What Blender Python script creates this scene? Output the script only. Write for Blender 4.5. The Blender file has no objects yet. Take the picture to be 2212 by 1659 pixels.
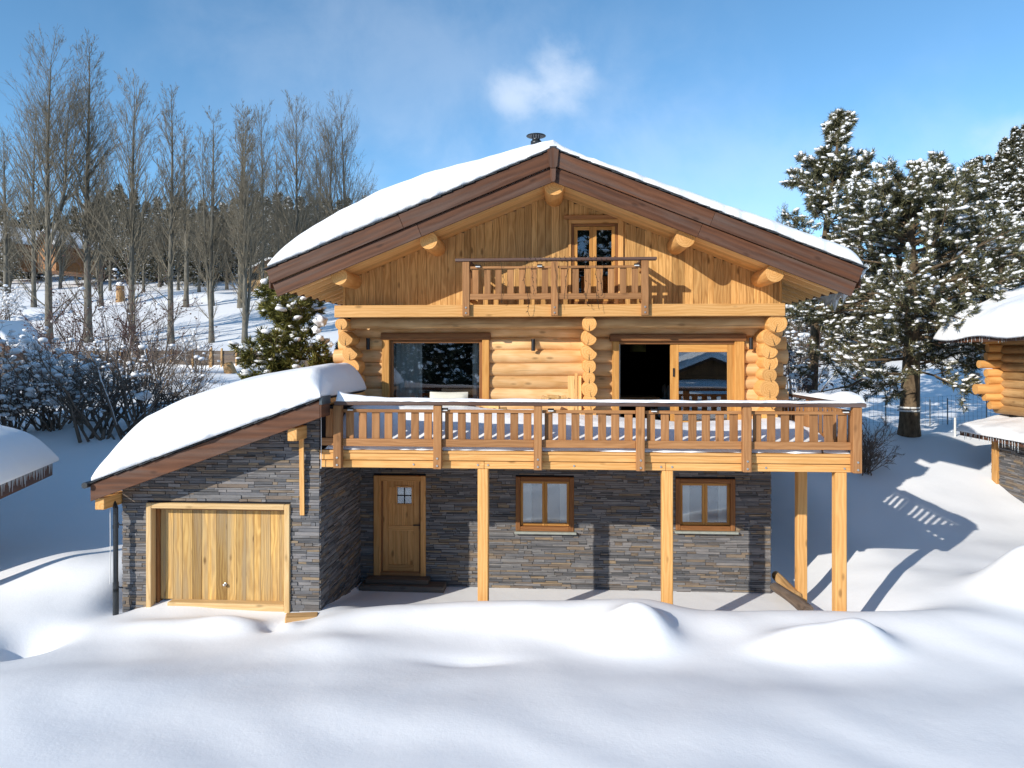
import bpy, math, random
import numpy as np
from mathutils import Vector, Matrix

random.seed(7)
RNG = np.random.default_rng(7)
sc = bpy.context.scene
COL = sc.collection

# ------------------------------------------------------------------ camera model (photo measured in 2212 x 1659 px)
F, CX, HY = 1500.0, 1106.0, 770.0
YAW = math.atan(0.0627)
CA, SA = math.cos(YAW), math.sin(YAW)
CAMY, CAMZ = -15.0, 5.05

def P(px, py, Y):
    u = (px - CX) / F; v = -(py - HY) / F
    dx = u * CA - SA; dy = u * SA + CA
    t = (Y - CAMY) / dy
    return Vector((dx * t, Y, CAMZ + v * t))
def PX(px, Y): return P(px, 770, Y).x
def PZ(px, py, Y): return P(px, py, Y).z

# ------------------------------------------------------------------ object helpers
def tag(o, label=None, cat=None, group=None, kind=None):
    if label: o['label'] = label
    if cat: o['category'] = cat
    if group: o['group'] = group
    if kind: o['kind'] = kind
    return o

def thing(name, label, cat, loc=(0, 0, 0), rz=0, group=None):
    o = bpy.data.objects.new(name, None)
    COL.objects.link(o)
    o.location = loc; o.rotation_euler = (0, 0, rz); o.empty_display_size = 0.2
    return tag(o, label, cat, group)

def link(name, me, parent=None):
    o = bpy.data.objects.new(name, me)
    COL.objects.link(o)
    if parent is not None: o.parent = parent
    return o

def dup(root, loc, rz=0, sc_=None, label=None, cat=None, group=None):
    def cp(o, par):
        c = o.copy(); COL.objects.link(c)
        if par is not None: c.parent = par
        for ch in list(o.children): cp(ch, c)
        return c
    r = cp(root, None)
    r.location = loc; r.rotation_euler = (0, 0, rz)
    if sc_ is not None: r.scale = sc_ if hasattr(sc_, '__len__') else (sc_, sc_, sc_)
    return tag(r, label, cat, group)

# ------------------------------------------------------------------ mesh builder with wood grain coordinates
class MB:
    def __init__(s):
        s.v = []; s.f = []; s.g = []; s.r = []; s.sm = []
    def _add(s, vs, fs, gs, rnd=None, smooth=False):
        n = len(s.v)
        if rnd is None: rnd = random.random()
        s.v += [tuple(x) for x in vs]; s.g += [tuple(x) for x in gs]; s.r += [rnd] * len(vs)
        s.f += [tuple(i + n for i in f) for f in fs]; s.sm += [smooth] * len(fs)
    def box(s, c, size, R=None, grain=None, jit=0.0, rnd=None, off=None):
        hx, hy, hz = size[0] / 2, size[1] / 2, size[2] / 2
        c = Vector(c)
        if grain is None: grain = max(range(3), key=lambda i: size[i])
        o = [i for i in range(3) if i != grain]
        ra = random.uniform(0, 60); rb = random.uniform(-.12, .12); rc = random.uniform(.03, .2)
        if off is not None: ra, rb, rc = off
        vs = []; gs = []
        for sx in (-1, 1):
            for sy in (-1, 1):
                for sz in (-1, 1):
                    l = Vector((sx * hx, sy * hy, sz * hz))
                    gs.append((l[grain] + ra, l[o[0]] + rb, l[o[1]] + rc))
                    if jit: l = l + Vector((random.uniform(-jit, jit), random.uniform(-jit, jit) * .6, random.uniform(-jit, jit)))
                    vs.append(c + (R @ l if R is not None else l))
        fs = [(0, 1, 3, 2), (4, 6, 7, 5), (0, 4, 5, 1), (2, 3, 7, 6), (0, 2, 6, 4), (1, 5, 7, 3)]
        s._add(vs, fs, gs, rnd)
        return s
    def bb(s, x0, x1, y0, y1, z0, z1, **k):
        return s.box(((x0 + x1) / 2, (y0 + y1) / 2, (z0 + z1) / 2), (abs(x1 - x0), abs(y1 - y0), abs(z1 - z0)), **k)
    def beam(s, p0, p1, w, h, up=(0, 0, 1), **k):
        p0 = Vector(p0); p1 = Vector(p1); d = p1 - p0; L = d.length; d.normalize()
        up = Vector(up); side = d.cross(up).normalized(); up2 = side.cross(d).normalized()
        R = Matrix((d, side, up2)).transposed()
        return s.box((p0 + p1) / 2, (L, w, h), R=R, grain=0, **k)
    def cyl(s, p0, p1, r0, r1=None, n=14, seg=1, caps=True, wob=0.0, bulge=0.0, rnd=None):
        p0 = Vector(p0); p1 = Vector(p1); r1 = r0 if r1 is None else r1
        d = p1 - p0; L = d.length; d.normalize()
        a = Vector((0, 0, 1)) if abs(d.z) < .9 else Vector((1, 0, 0))
        e1 = d.cross(a).normalized(); e2 = d.cross(e1).normalized()
        vs = []; gs = []; ra = random.uniform(0, 60); ph = random.uniform(0, 6)
        rn = random.random() if rnd is None else rnd
        for i in range(seg + 1):
            t = i / seg; r = r0 + (r1 - r0) * t
            wx = wob * math.sin(3.1 * t * L + ph); wz = wob * math.cos(2.3 * t * L + ph * 2)
            for j in range(n):
                an = 2 * math.pi * j / n
                rr = r * (1 + .6 * wob / max(r, .01) * math.sin(2 * an + ph + 2.7 * t * L))
                q = p0 + d * (L * t) + e1 * (rr * math.cos(an) + wx) + e2 * (rr * math.sin(an) + wz)
                vs.append(q); gs.append((L * t + ra, rr * math.cos(an), rr * math.sin(an)))
        fs = [(i * n + j, i * n + (j + 1) % n, (i + 1) * n + (j + 1) % n, (i + 1) * n + j) for i in range(seg) for j in range(n)]
        s._add(vs, fs, gs, rn, True)
        if caps:
            for i, sg in ((0, -1), (seg, 1)):
                ring = vs[i * n:(i + 1) * n]; gg = gs[i * n:(i + 1) * n]
                cen = sum(ring, Vector()) / n + d * (bulge * sg)
                s._add(ring + [cen], [((j, (j + 1) % n, n) if sg > 0 else ((j + 1) % n, j, n)) for j in range(n)],
                       gg + [(gg[0][0], 0, 0)], rn, False)
        return s
    def lathe(s, prof, c=(0, 0, 0), n=20):
        c = Vector(c); vs = []; gs = []
        for r, z in prof:
            for j in range(n):
                a = 2 * math.pi * j / n
                vs.append(c + Vector((r * math.cos(a), r * math.sin(a), z))); gs.append((z, r * math.cos(a), r * math.sin(a)))
        fs = [(i * n + j, i * n + (j + 1) % n, (i + 1) * n + (j + 1) % n, (i + 1) * n + j) for i in range(len(prof) - 1) for j in range(n)]
        s._add(vs, fs, gs, None, True)
        return s
    def prism(s, poly, y0, y1, grain=0, rnd=None):
        """poly = [(x,z)...] counter-clockwise seen from -Y, extruded from y0 (front) to y1"""
        n = len(poly); ra = random.uniform(0, 60); rb = random.uniform(-.1, .1)
        vs = [(x, y0, z) for x, z in poly] + [(x, y1, z) for x, z in poly]
        gs = [((x if grain == 0 else z) + ra, (z if grain == 0 else x) + rb, y) for x, y, z in vs]
        fs = [tuple(range(n)), tuple(range(2 * n - 1, n - 1, -1))]
        fs += [(j, j + n, (j + 1) % n + n, (j + 1) % n) for j in range(n)]
        s._add(vs, fs, gs, rnd)
        return s
    def build(s, name, m, parent=None, bevel=0.0):
        me = bpy.data.meshes.new(name)
        me.from_pydata(s.v, [], s.f)
        me.attributes.new('gco', 'FLOAT_VECTOR', 'POINT').data.foreach_set('vector', np.array(s.g, dtype=np.float32).ravel())
        me.attributes.new('rnd', 'FLOAT', 'POINT').data.foreach_set('value', np.array(s.r, dtype=np.float32))
        me.polygons.foreach_set('use_smooth', s.sm)
        me.materials.append(m); me.validate(); me.update()
        o = link(name, me, parent)
        if bevel:
            b = o.modifiers.new('edge', 'BEVEL'); b.width = bevel; b.segments = 1; b.limit_method = 'ANGLE'
        return o

def arr(name, V, Fs, m, parent=None, smooth=False, rnd=None):
    """fast mesh from numpy: V (n,3); Fs list of index arrays (k,3)/(k,4)"""
    me = bpy.data.meshes.new(name)
    V = np.asarray(V, dtype=np.float32)
    li = np.concatenate([f.ravel() for f in Fs]).astype(np.int32)
    tot = np.concatenate([np.full(len(f), f.shape[1]) for f in Fs]).astype(np.int32)
    st = np.concatenate([[0], np.cumsum(tot)[:-1]]).astype(np.int32)
    me.vertices.add(len(V)); me.vertices.foreach_set('co', V.ravel())
    me.loops.add(len(li)); me.loops.foreach_set('vertex_index', li)
    me.polygons.add(len(tot)); me.polygons.foreach_set('loop_start', st)
    me.polygons.foreach_set('use_smooth', np.full(len(tot), smooth))
    if rnd is not None:
        me.attributes.new('rnd', 'FLOAT', 'POINT').data.foreach_set('value', np.asarray(rnd, dtype=np.float32))
    me.update(calc_edges=True); me.validate()
    me.materials.append(m)
    return link(name, me, parent)

# ------------------------------------------------------------------ materials
class NT:
    def __init__(s, name, rough=.7, spec=.3):
        s.m = bpy.data.materials.new(name); s.m.use_nodes = True
        s.t = s.m.node_tree; s.n = s.t.nodes; s.l = s.t.links
        s.b = s.n['Principled BSDF']; s.b.inputs['Roughness'].default_value = rough
        s.b.inputs['Specular IOR Level'].default_value = spec
    def node(s, ty, **k):
        n = s.n.new(ty)
        for a, b in k.items(): setattr(n, a, b)
        return n
    def attr(s, nm): return s.node('ShaderNodeAttribute', attribute_name=nm)
    def link(s, a, b): s.l.new(a, b)
    def mapping(s, vec, scale=(1, 1, 1), loc=(0, 0, 0)):
        n = s.node('ShaderNodeMapping'); n.inputs['Scale'].default_value = scale; n.inputs['Location'].default_value = loc
        s.link(vec, n.inputs['Vector']); return n.outputs[0]
    def noise(s, vec, scale, detail=3, rough=.55, dist=0):
        n = s.node('ShaderNodeTexNoise'); n.inputs['Scale'].default_value = scale; n.inputs['Detail'].default_value = detail
        n.inputs['Roughness'].default_value = rough; n.inputs['Distortion'].default_value = dist
        if vec is not None: s.link(vec, n.inputs['Vector'])
        return n.outputs['Fac']
    def math(s, op, a, b=None, clamp=False):
        n = s.node('ShaderNodeMath', operation=op, use_clamp=clamp)
        for i, x in enumerate((a, b)):
            if x is None: continue
            if isinstance(x, (int, float)): n.inputs[i].default_value = x
            else: s.link(x, n.inputs[i])
        return n.outputs[0]
    def ramp(s, fac, stops, interp='LINEAR'):
        n = s.node('ShaderNodeValToRGB'); cr = n.color_ramp; cr.interpolation = interp
        while len(cr.elements) < len(stops): cr.elements.new(.5)
        for e, (p, c) in zip(cr.elements, stops): e.position = p; e.color = (*c, 1) if len(c) == 3 else c
        s.link(fac, n.inputs[0]); return n.outputs[0]
    def mix(s, fac, a, b, blend='MIX'):
        n = s.node('ShaderNodeMix', data_type='RGBA', blend_type=blend)
        for sock, x in ((n.inputs[0], fac), (n.inputs[6], a), (n.inputs[7], b)):
            if isinstance(x, (int, float)): sock.default_value = x
            elif isinstance(x, tuple): sock.default_value = (*x, 1)
            else: s.link(x, sock)
        return n.outputs[2]
    def maprange(s, v, a, b, c, d):
        n = s.node('ShaderNodeMapRange'); s.link(v, n.inputs[0])
        for i, x in enumerate((a, b, c, d)): n.inputs[i + 1].default_value = x
        return n.outputs[0]
    def bump(s, h, strength=.3, dist=.02):
        n = s.node('ShaderNodeBump'); n.inputs['Strength'].default_value = strength; n.inputs['Distance'].default_value = dist
        s.link(h, n.inputs['Height']); s.link(n.outputs[0], s.b.inputs['Normal'])
    def col(s, c):
        if isinstance(c, tuple): s.b.inputs['Base Color'].default_value = (*c, 1)
        else: s.link(c, s.b.inputs['Base Color'])

def wood(name, light, dark, var=.35, ring=90., knots=.6, rough=.6, grey=None, bump=.25, crack=0):
    s = NT(name, rough, .25)
    g = s.attr('gco').outputs['Vector']; r = s.attr('rnd').outputs['Fac']
    sx = s.node('ShaderNodeSeparateXYZ')
    wob = s.noise(s.mapping(g, (.5, 2, 2)), 2.2, 2)
    s.link(g, sx.inputs[0])
    rad = s.math('SQRT', s.math('ADD', s.math('MULTIPLY', sx.outputs[1], sx.outputs[1]), s.math('MULTIPLY', sx.outputs[2], sx.outputs[2])))
    rad = s.math('ADD', rad, s.math('MULTIPLY', wob, .16))
    rn = s.math('ADD', s.math('MULTIPLY', s.math('SINE', s.math('MULTIPLY', rad, ring)), .5), .5)
    fib = s.noise(s.mapping(g, (1.2, 38, 38)), 1.0, 3, .6)
    blot = s.noise(s.mapping(g, (.8, 2.5, 2.5)), 1.0, 3)
    fac = s.math('ADD', s.math('MULTIPLY', rn, .30), s.math('MULTIPLY', fib, .68))
    fac = s.math('ADD', s.math('MULTIPLY', fac, .7), s.math('MULTIPLY', blot, .35))
    c = s.ramp(fac, [(.25, light), (.78, dark)])
    tint = s.ramp(r, [(0, (1 - var, 1 - var * 1.05, 1 - var * 1.15)), (.45, (1, 1, 1)), (1, (1 + var * .25, 1 + var * .2, 1 + var * .05))])
    c = s.mix(1.0, c, tint, 'MULTIPLY')
    if grey is not None:
        gm = s.maprange(s.noise(s.mapping(g, (.35, 5, 5)), 1.3, 4), .44, .68, 0, .75)
        c = s.mix(gm, c, grey)
    if crack:
        ck = s.maprange(s.noise(s.mapping(g, (.32, 13, 13)), 1.0, 2, .5, .6), .66, .72, 0, crack)
        c = s.mix(ck, c, tuple(x * .3 for x in dark))
        st_ = s.maprange(s.noise(s.mapping(g, (.9, 3.2, 3.2)), 1.0, 3), .52, .75, 0, .45)
        c = s.mix(st_, c, tuple(x * .85 for x in dark))
    if knots:
        vo = s.node('ShaderNodeTexVoronoi'); vo.inputs['Scale'].default_value = 1.0
        s.link(s.mapping(g, (1.7, 4.2, 4.2)), vo.inputs['Vector'])
        kf = s.maprange(vo.outputs['Distance'], .07, .17, knots, 0)
        c = s.mix(kf, c, tuple(x * .35 for x in dark))
    s.col(c)
    s.bump(s.math('ADD', fib, s.math('MULTIPLY', rn, .3)), bump, .008)
    return s.m

M = {}
M['log'] = wood('peeled_log_wood', (.90, .605, .32), (.64, .345, .12), var=.38, ring=120, knots=.65, crack=.85)
M['logend'] = wood('log_end_grain', (.82, .46, .17), (.56, .255, .065), var=.25, ring=135, knots=0)
M['plank'] = wood('gable_plank_wood', (.78, .47, .18), (.38, .18, .048), var=.36, ring=150, knots=.7)
M['yellow'] = wood('yellow_spruce_beam', (.78, .445, .17), (.55, .26, .07), var=.24, ring=110, knots=.65)
M['soffit'] = wood('soffit_spruce', (.80, .51, .22), (.62, .34, .115), var=.18, ring=90, knots=.4)
M['deck'] = wood('stained_railing_wood', (.45, .225, .092), (.27, .118, .042), var=.27, ring=120, knots=.5)
M['fascia'] = wood('dark_stained_fascia', (.16, .064, .03), (.062, .025, .013), var=.25, ring=60, knots=.5, grey=(.115, .078, .062))
M['cap'] = wood('weathered_handrail', (.15, .082, .058), (.075, .042, .034), var=.3, ring=100, knots=.3, grey=(.16, .125, .115))
M['frame'] = wood('window_frame_wood', (.34, .155, .055), (.18, .07, .024), var=.2, ring=110, knots=.2)
M['framelight'] = wood('door_jamb_wood', (.66, .35, .105), (.46, .20, .045), var=.2, ring=110, knots=.4)
M['olddoor'] = wood('reclaimed_larch_planks', (.74, .49, .18), (.34, .175, .05), var=.58, ring=140, knots=.85, grey=(.33, .25, .15))
M['paleframe'] = wood('pale_larch_frame', (.70, .50, .26), (.50, .31, .13), var=.15, ring=100, knots=.5)
M['entrydoor'] = wood('entrance_door_wood', (.80, .44, .17), (.54, .25, .075), var=.25, ring=120, knots=.7)
M['greywood'] = wood('grey_old_timber', (.21, .15, .11), (.085, .06, .045), var=.4, ring=120, knots=.4, grey=(.17, .15, .13))
M['oldlog'] = wood('weathered_log_wood', (.62, .40, .19), (.36, .19, .07), var=.35, ring=120, knots=.5, crack=.5)

def plain(name, c, rough=.6, spec=.3, metal=0.0, nz=None):
    s = NT(name, rough, spec); s.b.inputs['Metallic'].default_value = metal
    if nz:
        tc = s.node('ShaderNodeTexCoord')
        f = s.noise(tc.outputs['Object'], nz[0], 4)
        s.col(s.mix(f, tuple(x * (1 - nz[1]) for x in c), tuple(min(1, x * (1 + nz[1])) for x in c)))
        s.bump(f, .15, .01)
    else: s.col(c)
    return s.m
M['metal'] = plain('anthracite_metal', (.045, .05, .055), .38, .5, .5, (8, .25))
M['black'] = plain('black_lamp_metal', (.012, .012, .014), .45, .4, 0, (20, .3))
M['zinc'] = plain('zinc_flashing', (.12, .14, .15), .35, .5, .7, (5, .2))
M['steel'] = plain('galvanised_bolt', (.6, .58, .55), .35, .5, .8, (30, .1))
M['sillmetal'] = plain('grey_green_sill_stone', (.33, .35, .31), .5, .4, 0, (12, .25))
M['slate'] = plain('slate_shingle', (.04, .042, .045), .7, .3, 0, (14, .4))
M['backing'] = plain('dark_mortar', (.022, .023, .026), .95, .1, 0, (20, .3))
M['room'] = plain('room_shade_plaster', (.035, .03, .026), .9, .1, 0, (3, .2))  # near-black wall colour carries the shade of the unlit rooms
M['roomfloor'] = plain('room_shade_floor', (.02, .016, .013), .7, .2, 0, (5, .3))  # floor coloured near-black so the interior stays in shade
M['curtain'] = plain('linen_curtain', (.62, .62, .57), .95, .1, 0, (14, .06))
M['cushion'] = plain('cream_upholstery', (.66, .63, .53), .95, .1, 0, (25, .08))
M['greychair'] = plain('grey_upholstery', (.30, .30, .29), .95, .1, 0, (25, .1))
M['plastic'] = plain('white_plastic', (.7, .7, .68), .4, .4)
M['wire'] = plain('fence_wire', (.16, .17, .17), .6, .4)
M['cord'] = plain('dark_cord', (.03, .025, .02), .7, .2)

# snow
def snowmat(name, c=(.88, .882, .89), b1=.25, b2=.35, d1=.06, scale=1.0):
    s = NT(name, .55, .18)
    tc = s.node('ShaderNodeTexCoord'); o = tc.outputs['Object']
    big = s.noise(s.mapping(o, (1, 1, 1)), 1.4 * scale, 3, .5); fine = s.noise(o, 22 * scale, 5, .7)
    s.col(s.mix(fine, tuple(x * .985 for x in c), tuple(min(.93, x * 1.02) for x in c)))
    h = s.math('ADD', s.math('MULTIPLY', big, 1.0), s.math('MULTIPLY', fine, .22))
    s.bump(h, b1, d1)
    s.b.inputs['Subsurface Weight'].default_value = 0.0
    return s.m
M['snow'] = snowmat('settled_snow')
M['roofsnow'] = snowmat('roof_snow', b1=.5, d1=.06, scale=2.2)
M['treesnow'] = snowmat('branch_snow', b1=.3, d1=.02, scale=5)

# ledge stone
s = NT('ledge_stone', .75, .3)
r = s.attr('rnd').outputs['Fac']; g = s.attr('gco').outputs['Vector']
base = s.ramp(r, [(0, (0.095, 0.095, 0.099)), (.12, (0.142, 0.141, 0.148)), (.28, (0.199, 0.193, 0.192)), (.42, (0.138, 0.125, 0.117)), (.54, (0.175, 0.138, 0.109)),
                  (.66, (0.223, 0.211, 0.209)), (.80, (0.223, 0.174, 0.128)), (.88, (0.161, 0.157, 0.158)), (.96, (0.274, 0.206, 0.135)), (1, (0.274, 0.252, 0.238))], 'CONSTANT')
n1 = s.noise(s.mapping(g, (4, 14, 14)), 1.0, 5, .65)
c = s.mix(1.0, base, s.ramp(n1, [(.2, (.62, .62, .64)), (.55, (1, 1, 1)), (.85, (1.35, 1.25, 1.12))]), 'MULTIPLY')
s.col(c); s.bump(n1, .6, .02)
M['stone'] = s.m

# bark / needles / twigs
def barkmat(name, a, b, sc_=6):
    s = NT(name, .9, .15); tc = s.node('ShaderNodeTexCoord')
    f = s.noise(s.mapping(tc.outputs['Object'], (sc_, sc_, sc_ * .35)), 1.0, 4, .7)
    s.col(s.ramp(f, [(.3, a), (.7, b)])); s.bump(f, .5, .03)
    return s.m
M['poplar'] = barkmat('poplar_bark', (.085, .078, .062), (.22, .20, .16))
M['twig'] = barkmat('twig_bark', (.125, .108, .08), (.25, .215, .155))
M['pinebark'] = barkmat('pine_bark', (.055, .038, .024), (.20, .145, .09), 9)
M['shrubbark'] = barkmat('shrub_bark', (.095, .072, .056), (.23, .18, .14))
M['budbark'] = barkmat('reddish_bud_bark', (.08, .045, .04), (.17, .10, .085))
def needlemat(name, a, b, c):
    s = NT(name, .6, .2); r = s.attr('rnd').outputs['Fac']
    s.col(s.ramp(r, [(0, a), (.5, b), (.9, c)]))
    return s.m
M['needle'] = needlemat('pine_needles', (.055, .06, .034), (.11, .11, .056), (.22, .19, .095))
M['spruce'] = needlemat('spruce_needles', (.055, .062, .016), (.15, .145, .034), (.30, .26, .075))
M['farneedle'] = needlemat('far_pine_needles', (.032, .036, .022), (.07, .07, .038), (.15, .125, .068))

# glass: partly mirror, partly clear
def glassmat(name, refl, tint=(1, 1, 1)):
    m = bpy.data.materials.new(name); m.use_nodes = True; t = m.node_tree; t.nodes.clear()
    o = t.nodes.new('ShaderNodeOutputMaterial'); mx = t.nodes.new('ShaderNodeMixShader')
    gl = t.nodes.new('ShaderNodeBsdfGlossy'); tr = t.nodes.new('ShaderNodeBsdfTransparent')
    gl.inputs['Roughness'].default_value = 0.0; gl.inputs['Color'].default_value = (.92, .96, 1, 1)
    tr.inputs['Color'].default_value = (*tint, 1)
    lw = t.nodes.new('ShaderNodeFresnel'); lw.inputs['IOR'].default_value = 1.5
    ad = t.nodes.new('ShaderNodeMath'); ad.operation = 'ADD'; ad.use_clamp = True; ad.inputs[1].default_value = refl
    t.links.new(lw.outputs[0], ad.inputs[0]); t.links.new(ad.outputs[0], mx.inputs[0])
    t.links.new(tr.outputs[0], mx.inputs[1]); t.links.new(gl.outputs[0], mx.inputs[2]); t.links.new(mx.outputs[0], o.inputs[0])
    return m
M['glass'] = glassmat('window_glass', .12, (.85, .88, .88))
M['mirrorglass'] = glassmat('coated_window_glass', .14, (.95, .97, .97))
m = bpy.data.materials.new('hanging_ice'); m.use_nodes = True; t = m.node_tree
bs = t.nodes['Principled BSDF']; bs.inputs['Base Color'].default_value = (.82, .88, .92, 1); bs.inputs['Roughness'].default_value = .22
bs.inputs['Transmission Weight'].default_value = .55; bs.inputs['IOR'].default_value = 1.2
nz = t.nodes.new('ShaderNodeTexNoise'); nz.inputs['Scale'].default_value = 9; bp = t.nodes.new('ShaderNodeBump'); bp.inputs['Strength'].default_value = .5
t.links.new(nz.outputs['Fac'], bp.inputs['Height']); t.links.new(bp.outputs[0], bs.inputs['Normal'])
M['ice'] = m
#==PART2==
# ================================================================== TERRAIN
def table(knots, sig):
    ys = np.arange(-220, 420, .1)
    k = np.array(knots, float)
    h = np.interp(ys, k[:, 0], k[:, 1])
    w = int(sig * 3 / .1); kx = np.arange(-w, w + 1) * .1
    ker = np.exp(-.5 * (kx / sig) ** 2); ker /= ker.sum()
    hp = np.pad(h, w, mode='edge')
    return ys, np.convolve(hp, ker, 'valid')
LT = table([(-220, 80), (-120, 17), (-75, 3.2), (-45, 2.4), (-25, 1.7), (-15, 1.3), (-10, .95), (-7, .68), (-4.8, .42), (-3.4, .33), (-2.6, .36), (-1.2, .78), (-.3, .8), (1.2, .75), (3.2, 1.25), (6, 2.45), (12, 3.3), (20, 4.0), (24, 4.35),
            (26, 4.6), (32, 5.2), (40, 7.0), (47, 8.8), (62, 12.2), (80, 15.7), (100, 19), (140, 24), (420, 40)], .75)
RT = table([(-220, 80), (-120, 17), (-75, 3.2), (-45, 2.2), (-25, 1.7), (-15, 1.3), (-10, 1.0), (-7, .74), (-4.9, .45), (-3.1, .66), (-1.5, .62), (0, .68), (2.3, .66), (5, 1.3), (8.5, 2.5), (11, 2.35), (16, 2.7), (22, 3.6), (30, 4.8), (50, 7), (80, 10), (120, 13), (200, 18), (420, 30)], .6)
def smooth(a, b, x):
    t = np.clip((x - a) / (b - a), 0, 1); return t * t * (3 - 2 * t)
BUMPS = [  # x, y, sx, sy, amp
    (1.28, -3.78, .55, .40, .50), (1.62, -3.95, .25, .25, .10),
    (4.0, -3.95, .6, .36, .30), (4.75, -3.9, .46, .34, .36), (3.3, -4.1, .5, .3, .1),
    (8.7, -1.7, .8, .7, .95), (10.4, -3.2, 1.4, 1.0, .3),
    (-5.6, -3.35, .6, .28, .2), (-6.7, -3.5, .7, .3, .14), (-4.85, -3.35, .2, .2, -.14), (-4.55, -3.4, .2, .2, .1), (-3.9, -3.35, .5, .4, .12),
    (-9.6, -1.2, 1.5, .8, .14), (-8.15, -1.7, .45, .9, -.5), (-8.75, -4.15, .55, .6, -.42), (-11.5, -5, 1.6, 1.0, .22),
    (-10.2, 3.0, 2.2, .9, .42), (-3.3, -4.2, 1.2, .55, .18), (-1.4, -4.6, .7, .18, -.07), (-.5, -5.4, 2.6, .6, .10),
    (-2.0, -6.5, 2.0, .9, .14), (3.5, -6.2, 3.5, 1.0, .1), (-6.5, -6.0, 1.6, .8, .12), (8.5, -6, 2, 1, .12),
    (-13.5, 22.6, .75, .6, .55), (-12.6, 22.8, .6, .5, .4), (-15, 15, 3, 2.5, .35), (-21, 13, 3, 2, .3),
    (-37, 52, 8, 2, .7), (-24, 56, 7, 2, .8), (-48, 44, 10, 2, .6), (7.2, 3.2, 1.2, 1.4, .08),
]
def H(x, y):
    x = np.asarray(x, float); y = np.asarray(y, float)
    w = smooth(-4.5, 4.0, x)
    h = np.interp(y, *LT) * (1 - w) + np.interp(y, *RT) * w
    # step held by the timber retaining fence
    h = h + .75 * smooth(25.0, 25.25, y) * (1 - smooth(-12, -6, x))
    # drift crest in front of the house
    h = h + smooth(.40, .72, x / np.maximum(y + 18, 10)) * np.interp(y, [25, 45, 85, 120, 200, 400], [0, 5, 20, 31, 50, 60])
    crest = .28 * np.exp(-((y + 3.05) / .55) ** 2) * smooth(-4.6, -2.7, x) * (1 - smooth(6, 9, x)) * (1 - .65 * smooth(1.5, 2.6, x))
    h = h + crest
    # terrace below the deck
    m = smooth(-4.75, -4.15, x) * (1 - smooth(4.9, 7.4, x)) * smooth(-2.85, -1.9, y) * (1 - smooth(7.5, 9.5, y))
    terr = .04 + .34 * (1 - smooth(-4.2, -2.2, x)) * (1 - smooth(-2.6, -.2, y))
    h = h * (1 - m) + terr * m
    for bx, by, sx, sy, a in BUMPS:
        h = h + a * np.exp(-((x - bx) / sx) ** 2 - ((y - by) / sy) ** 2)
    far = smooth(3, 12, np.abs(y) + np.abs(x) * .3)
    h = h + (.035 + .06 * far) * (np.sin(x * .83 + 1.3 * np.sin(y * .51)) * np.sin(y * .71 + .6 * np.sin(x * .37))) * (1 - m)
    h = h + .018 * np.sin(x * 2.3 + np.sin(y * 1.7) * 1.4) * np.sin(y * 2.9 + 1.1 * np.sin(x * 1.9)) * (1 - m)
    return h
def axis(lo, hi, d0, step, glo, ghi):
    core = list(np.arange(lo, hi + 1e-6, step))
    a = []; x = hi; d = step
    while x < ghi: d *= d0; x += d; a.append(x)
    b = []; x = lo; d = step
    while x > glo: d *= d0; x -= d; b.append(x)
    return np.array(b[::-1] + core + a)
gx = axis(-13, 13, 1.045, .1, -330, 330); gy = axis(-8.5, 6, 1.03, .085, -215, 400)
GX, GY = np.meshgrid(gx, gy)
GZ = H(GX, GY)
nx, ny = len(gx), len(gy)
ii = (np.arange(ny - 1)[:, None] * nx + np.arange(nx - 1)[None, :]).ravel()
ground = arr('snow_ground', np.stack([GX.ravel(), GY.ravel(), GZ.ravel()], 1), [np.stack([ii, ii + 1, ii + 1 + nx, ii + nx], 1)], M['snow'], smooth=True)
tag(ground, 'deep rolling snow covering the garden and the slope behind', None, None, 'structure')
def gz(x, y): return float(H(x, y))

# ================================================================== CHALET
chalet = thing('chalet', 'two-storey log chalet in the middle with stone base, timber deck and brown fascia boards', 'house', (0, 0, 0))

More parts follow.
